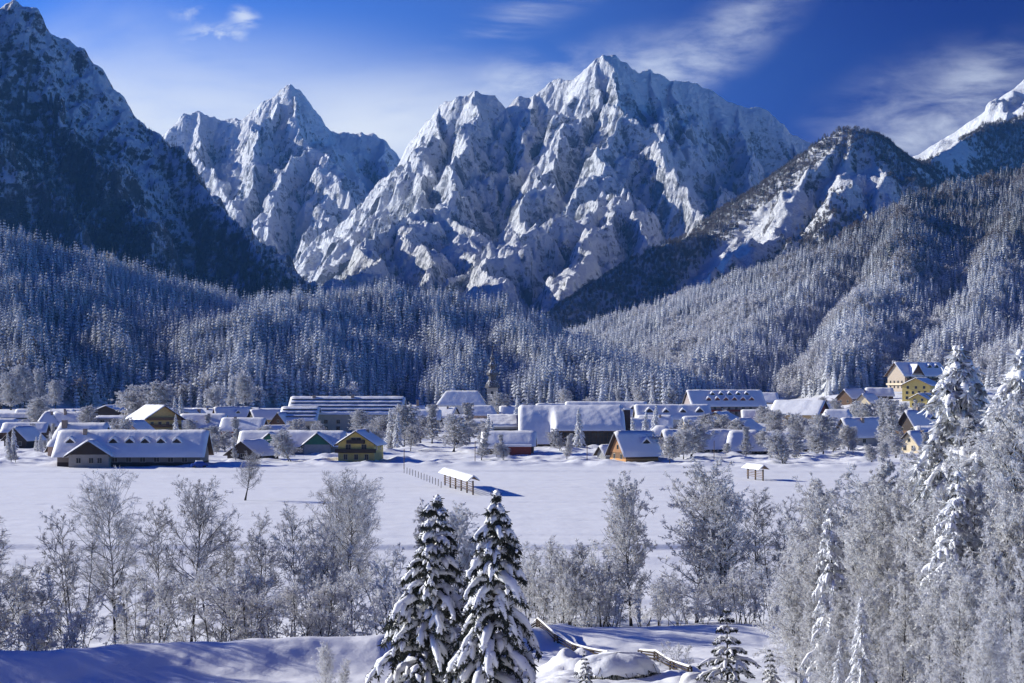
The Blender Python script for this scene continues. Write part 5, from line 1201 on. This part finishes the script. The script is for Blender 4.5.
# --- snow-laden spruces close by: drooping boughs carrying thick snow over dark needles
def snow_spruce(seed, H, R, tiers, per, base=0.06, pad=1.0, droop=0.9, needles=50, bend=0.0, nm='needle'):
    r = np.random.default_rng(seed); T = Parts(); N = Parts(); S = Parts()
    P = walk(np.zeros((1, 3)), np.array([[bend, 0, 1.]]), np.array([H]), 12, .012, np.zeros(3), r)
    P[:, 0, 2] -= .4
    V, Q = tubes(P, (H * .016 * (1 - .93 * np.linspace(0, 1, 13)))[None], 8); T.add(V, Q)
    st = []; dr = []; ln = []
    for i in range(tiers):
        f = i / (tiers - 1); t = base + (1 - base) * f ** .95 * .97
        env = R * ((1 - f) ** .78 + .035) * r.uniform(.85, 1.12)
        n = max(4, int(per * (1 - .35 * f)))
        for k in range(n):
            a = i * 1.1 + 2 * math.pi * k / n + r.uniform(-.35, .35)
            st.append((t + r.uniform(-.012, .012))); dr.append((math.cos(a), math.sin(a), .28 + .55 * f)); ln.append(env * r.uniform(.72, 1.18))
    st = np.clip(np.array(st), 0, .985); dr = np.array(dr); ln = np.array(ln)
    p, _ = along(P, np.zeros(len(st), int), st)
    m = 7; B = walk(p, dr, ln * 1.12, m, .03, np.array([0, 0, -.24 * droop]), r)
    # side boughs
    pr = 5; idx = np.repeat(np.arange(len(B)), pr); t = np.tile(np.linspace(.28, .86, pr), len(B)) + r.uniform(-.05, .05, len(idx))
    q, d = along(B, idx, t); sd = np.where(np.arange(len(idx)) % 2, 1, -1)[:, None]
    sv = unit(np.cross(d, np.array([0, 0, 1.]))) * sd
    l2 = ln[idx] * .42 * (1.15 - t) * r.uniform(.6, 1.2, len(idx)) + .12
    B2 = walk(q, d * .75 + sv * .8, l2, 4, .05, np.array([0, 0, -.26 * droop]), r)
    def needles_on(Pp, lens, per_m, size):
        cnt = np.maximum(3, (lens * per_m).astype(int)); idx = np.repeat(np.arange(len(Pp)), cnt); t = r.uniform(.06, 1, len(idx))
        o, d = along(Pp, idx, t); v = unit(d * .55 + r.normal(size=d.shape) * .75 + np.array([0, 0, -.75])); L = size * r.uniform(.5, 1.25, len(idx))
        w = unit(np.cross(v, r.normal(size=v.shape))) * (L * .16)[:, None]
        V = np.stack([o - w, o + w, o + v * L[:, None] + w * .25, o + v * L[:, None] - w * .25], 1).reshape(-1, 3)
        N.add(V, np.arange(len(V)).reshape(-1, 4))
    needles_on(B, ln, needles, H * .030); needles_on(B2, l2, needles, H * .026)
    def pads(Pp, lens, w0, keep):
        k = r.uniform(size=len(Pp)) < keep; Pp = Pp[k]; lens = lens[k]; mm = Pp.shape[1]
        f = np.linspace(0, 1, mm); prof = np.sin(np.pi * np.clip(f * .86 + .12, 0, 1)) ** .6
        Rr = w0 * np.clip(lens / lens.mean(), .6, 1.5)[:, None] ** .6 * prof[None] * (1 + .20 * r.normal(size=(len(Pp), mm))).clip(.6, 1.4) * pad
        Pp = Pp + np.array([0, 0, 1.]) * (Rr * .45)[..., None]
        V, Q = tubes(Pp, Rr, 7)
        # flatten a little, ends closed by the tapered rings
        S.add(V, Q)
    pads(B, ln, H * .0125, .93); pads(B2, l2, H * .0090, .7)
    return T.mesh('trunk', M['bark'], True), N.mesh('crown', M[nm]), S.mesh('snow_cover', M['roof_snow'], True)
def put_spruce(label, px, py_top, d, me, H, rz=0.0, wide=1.0, name='snowy_spruce', z=None, group=None):
    x = PX(px, d); z = GZ(x, d) if z is None else z
    s = (CZ + (HY - py_top) / FPX * d - z) / H
    rt = empty(name, (x, d, z), rz); rt.scale = (s * wide, s * wide, s); tag(rt, label, 'spruce', group)
    obj('trunk', me[0], rt); obj('crown', me[1], rt); obj('snow_cover', me[2], rt)
    return rt
SPR = snow_spruce(61, 11.5, 3.5, 18, 7, droop=1.15, needles=62, pad=1.5)
SPR2 = snow_spruce(62, 11.5, 3.7, 17, 7, droop=.9, needles=62, pad=1.4)
put_spruce('taller of the two snow-laden spruces, its boughs hanging steeply under thick snow', 491, 489, 90, SPR, 11.5, .3, 0.97)
put_spruce('slimmer-topped snow-laden spruce beside the taller one with wide lower boughs', 425, 493, 93, SPR2, 11.5, 1.2, .95)
SPS = snow_spruce(63, 4.2, 1.4, 9, 7, base=.02, droop=.7, needles=230, pad=1.45)
put_spruce('small snow-laden spruce with thick snow caps in the meadow near the thicket', 728, 607, 92, SPS, 4.2, .8, 1.1)
put_spruce('tiny snow-covered spruce in front of the snow-covered bush', 586, 650, 99, SPS, 4.2, 2.2, .8)
put_spruce('little snowy spruce at the near corner of the thicket', 771, 648, 95, SPS, 4.2, 3.0, .8)
SPC = snow_spruce(64, 16, 4.6, 21, 12, droop=1.25, needles=44, pad=1.05, nm='needle_rimed')
put_spruce('huge snow-heaped conifer towering over the thicket at the picture edge', 968, 343, 92, SPC, 16, .5, 1.1)
put_spruce('second snow-heaped conifer cut by the picture edge above the thicket', 1014, 348, 88, SPC, 16, 2.5, 1.15)
SPF = snow_spruce(65, 9, 1.9, 17, 7, droop=.85, needles=45, pad=1.15, nm='needle_rimed')
put_spruce('slim white-dusted spruce standing out of the thicket among frosted trees', 835, 507, 90, SPF, 9, 1.0, .85)
put_spruce('dark-cored snowy spruce low in the thicket by the meadow', 861, 596, 78, SPF, 9, 2.0, .8)
put_spruce('narrow snowy spruce at the bottom edge of the thicket', 838, 640, 76, SPF, 9, 2.9, .7)
put_spruce('leaning snowy spruce deep in the middle of the thicket', 948, 470, 80, SPF, 9, 4.0, 1.0)
for i, (px, py, d, lb) in enumerate([(8, 432, 520, 'dark snowy spruce, outermost of the group by the timber cottage'), (14, 427, 525, 'second dark snowy spruce of the group by the timber cottage'), (36, 436, 500, 'dark snowy spruce just right of the timber cottage'), (40, 432, 505, 'taller dark spruce behind the one right of the timber cottage'), (51, 434, 490, 'dark spruce touching the long farmhouse corner'), (62, 430, 495, 'spruce between farmhouse roof and its neighbour'), (391, 408, 560, 'narrow dark spruce at the end of the beige hall'), (397, 412, 555, 'second narrow dark spruce by the tall frosted tree'), (487, 414, 520, 'thin dark spruce at the corner of the sports hall annex'), (492, 420, 518, 'shorter thin spruce at the annex corner'), (519, 395, 640, 'dark spruce rising behind the sports hall roof edge'), (579, 408, 545, 'tall thin spruce standing in front of the sports hall glass'), (645, 410, 600, 'spruce between chimney stack and outbuilding'), (655, 404, 610, 'taller spruce behind the boxy outbuilding'), (633, 415, 590, 'small pale spruce by the chimney stack'), (176, 396, 760, 'little pale spruce behind the chalet hotel'), (181, 394, 770, 'second pale spruce beside the little one behind the chalet hotel'), (919, 425, 530, 'dark snowy spruce in front of the dark-gabled chalet'), (843, 436, 540, 'small spruce at the beige house corner'), (176, 414, 640, 'bushy spruce in front of the chalet hotel balconies'), (628, 388, 1150, 'pointed spruce left in the row behind the hotel roofs'), (652, 385, 1160, 'middle pointed spruce in the row behind the hotel roofs'), (665, 387, 1150, 'last pointed spruce in the row behind the hotel roofs')]):
    put_spruce(lb, px, py, d, SPF, 9, i * 1.3, 0.9)
# snow-covered bush with hanging twigs, low plants
def snow_bush(label, px, d, w, h, seed):
    r = np.random.default_rng(seed); x = PX(px, d); z = GZ(x, d); rt = empty('snow_covered_bush', (x, d, z)); tag(rt, label, 'bush')
    N = Parts(); n = 260; a = r.uniform(0, 2 * math.pi, n); e = r.uniform(.75, 1, n)
    st = np.column_stack([np.cos(a) * w * .5 * e, np.sin(a) * w * .32 * e, h * r.uniform(.35, .75, n)]); Pn = walk(st, np.column_stack([np.cos(a) * .5, np.sin(a) * .5, -np.ones(n)]), np.full(n, h * .55), 3, .2, np.zeros(3), r)
    V, Q = tubes(Pn, np.full((n, 4), .022) * np.array([1, 1, .8, .3]), 3); N.add(V, Q); obj('twigs', N.mesh('twigs', M['needle']), rt)
    u = np.linspace(0, 2 * math.pi, 40, endpoint=False); V = []; F = []
    for j, f in enumerate(np.linspace(0, 1, 9)):
        rr = math.cos(f * math.pi / 2) ** .55; zz = h * (.42 + .62 * math.sin(f * math.pi / 2))
        for k, t in enumerate(u):
            q = 1 + .22 * float(fbm(np.array([math.cos(t) * 1.6 + seed]), np.array([math.sin(t) * 1.6 + f]), 3, 99)[0])
            lob = 1 - .22 * (1 - f) * abs(math.sin(t * 5 + seed))
            V.append((math.cos(t) * w * .52 * rr * q, math.sin(t) * w * .36 * rr * q, zz * (.85 + .25 * q) - (1 - f) * h * .30 * (1 - lob) * 3))
    for j in range(8):
        for k in range(40): F.append((j * 40 + k, j * 40 + (k + 1) % 40, (j + 1) * 40 + (k + 1) % 40, (j + 1) * 40 + k))
    obj('snow_cover', mesh_np('snow_cover', V, [np.array(F)], M['roof_snow'], smooth=True), rt)
snow_bush('low wide bush buried under a lobed cushion of snow on the meadow', 617, 106, 4.6, 1.35, 2)
snow_bush('small bush under a snow cushion beside the small spruce', 700, 97, 2.2, .9, 5)
shrubs([(660, 648, 117), (678, 640, 116)], 'thin frosted sapling by the broken rail fence', 'saplings by the broken rail fence')

# ------------------------------------------------------------------ thin blue air between the viewer and the far walls
HAZE_DENSITY = 1.7e-5
def build_haze():
    m = bpy.data.materials.new('thin_air'); m.use_nodes = True; t = NT(m.node_tree); m.node_tree.nodes.clear()
    o = t.n('ShaderNodeOutputMaterial'); v = t.n('ShaderNodeVolumePrincipled')
    v.inputs['Color'].default_value = (0.16, 0.46, 1.0, 1); v.inputs['Density'].default_value = HAZE_DENSITY; v.inputs['Anisotropy'].default_value = 0.0
    t.put(o.inputs['Volume'], v.outputs[0])
    x, y0, y1, z0, z1 = 6000, -120, 9500, -180, 1750
    V = [(-x, y0, z0), (x, y0, z0), (x, y1, z0), (-x, y1, z0), (-x, y0, z1), (x, y0, z1), (x, y1, z1), (-x, y1, z1)]
    F = np.array([(0, 3, 2, 1), (4, 5, 6, 7), (0, 1, 5, 4), (1, 2, 6, 5), (2, 3, 7, 6), (3, 0, 4, 7)])
    h = obj('haze', mesh_np('haze', V, [F], m)); tag(h, 'thin blue mountain air in front of the far peaks', 'haze', kind='stuff')
build_haze()
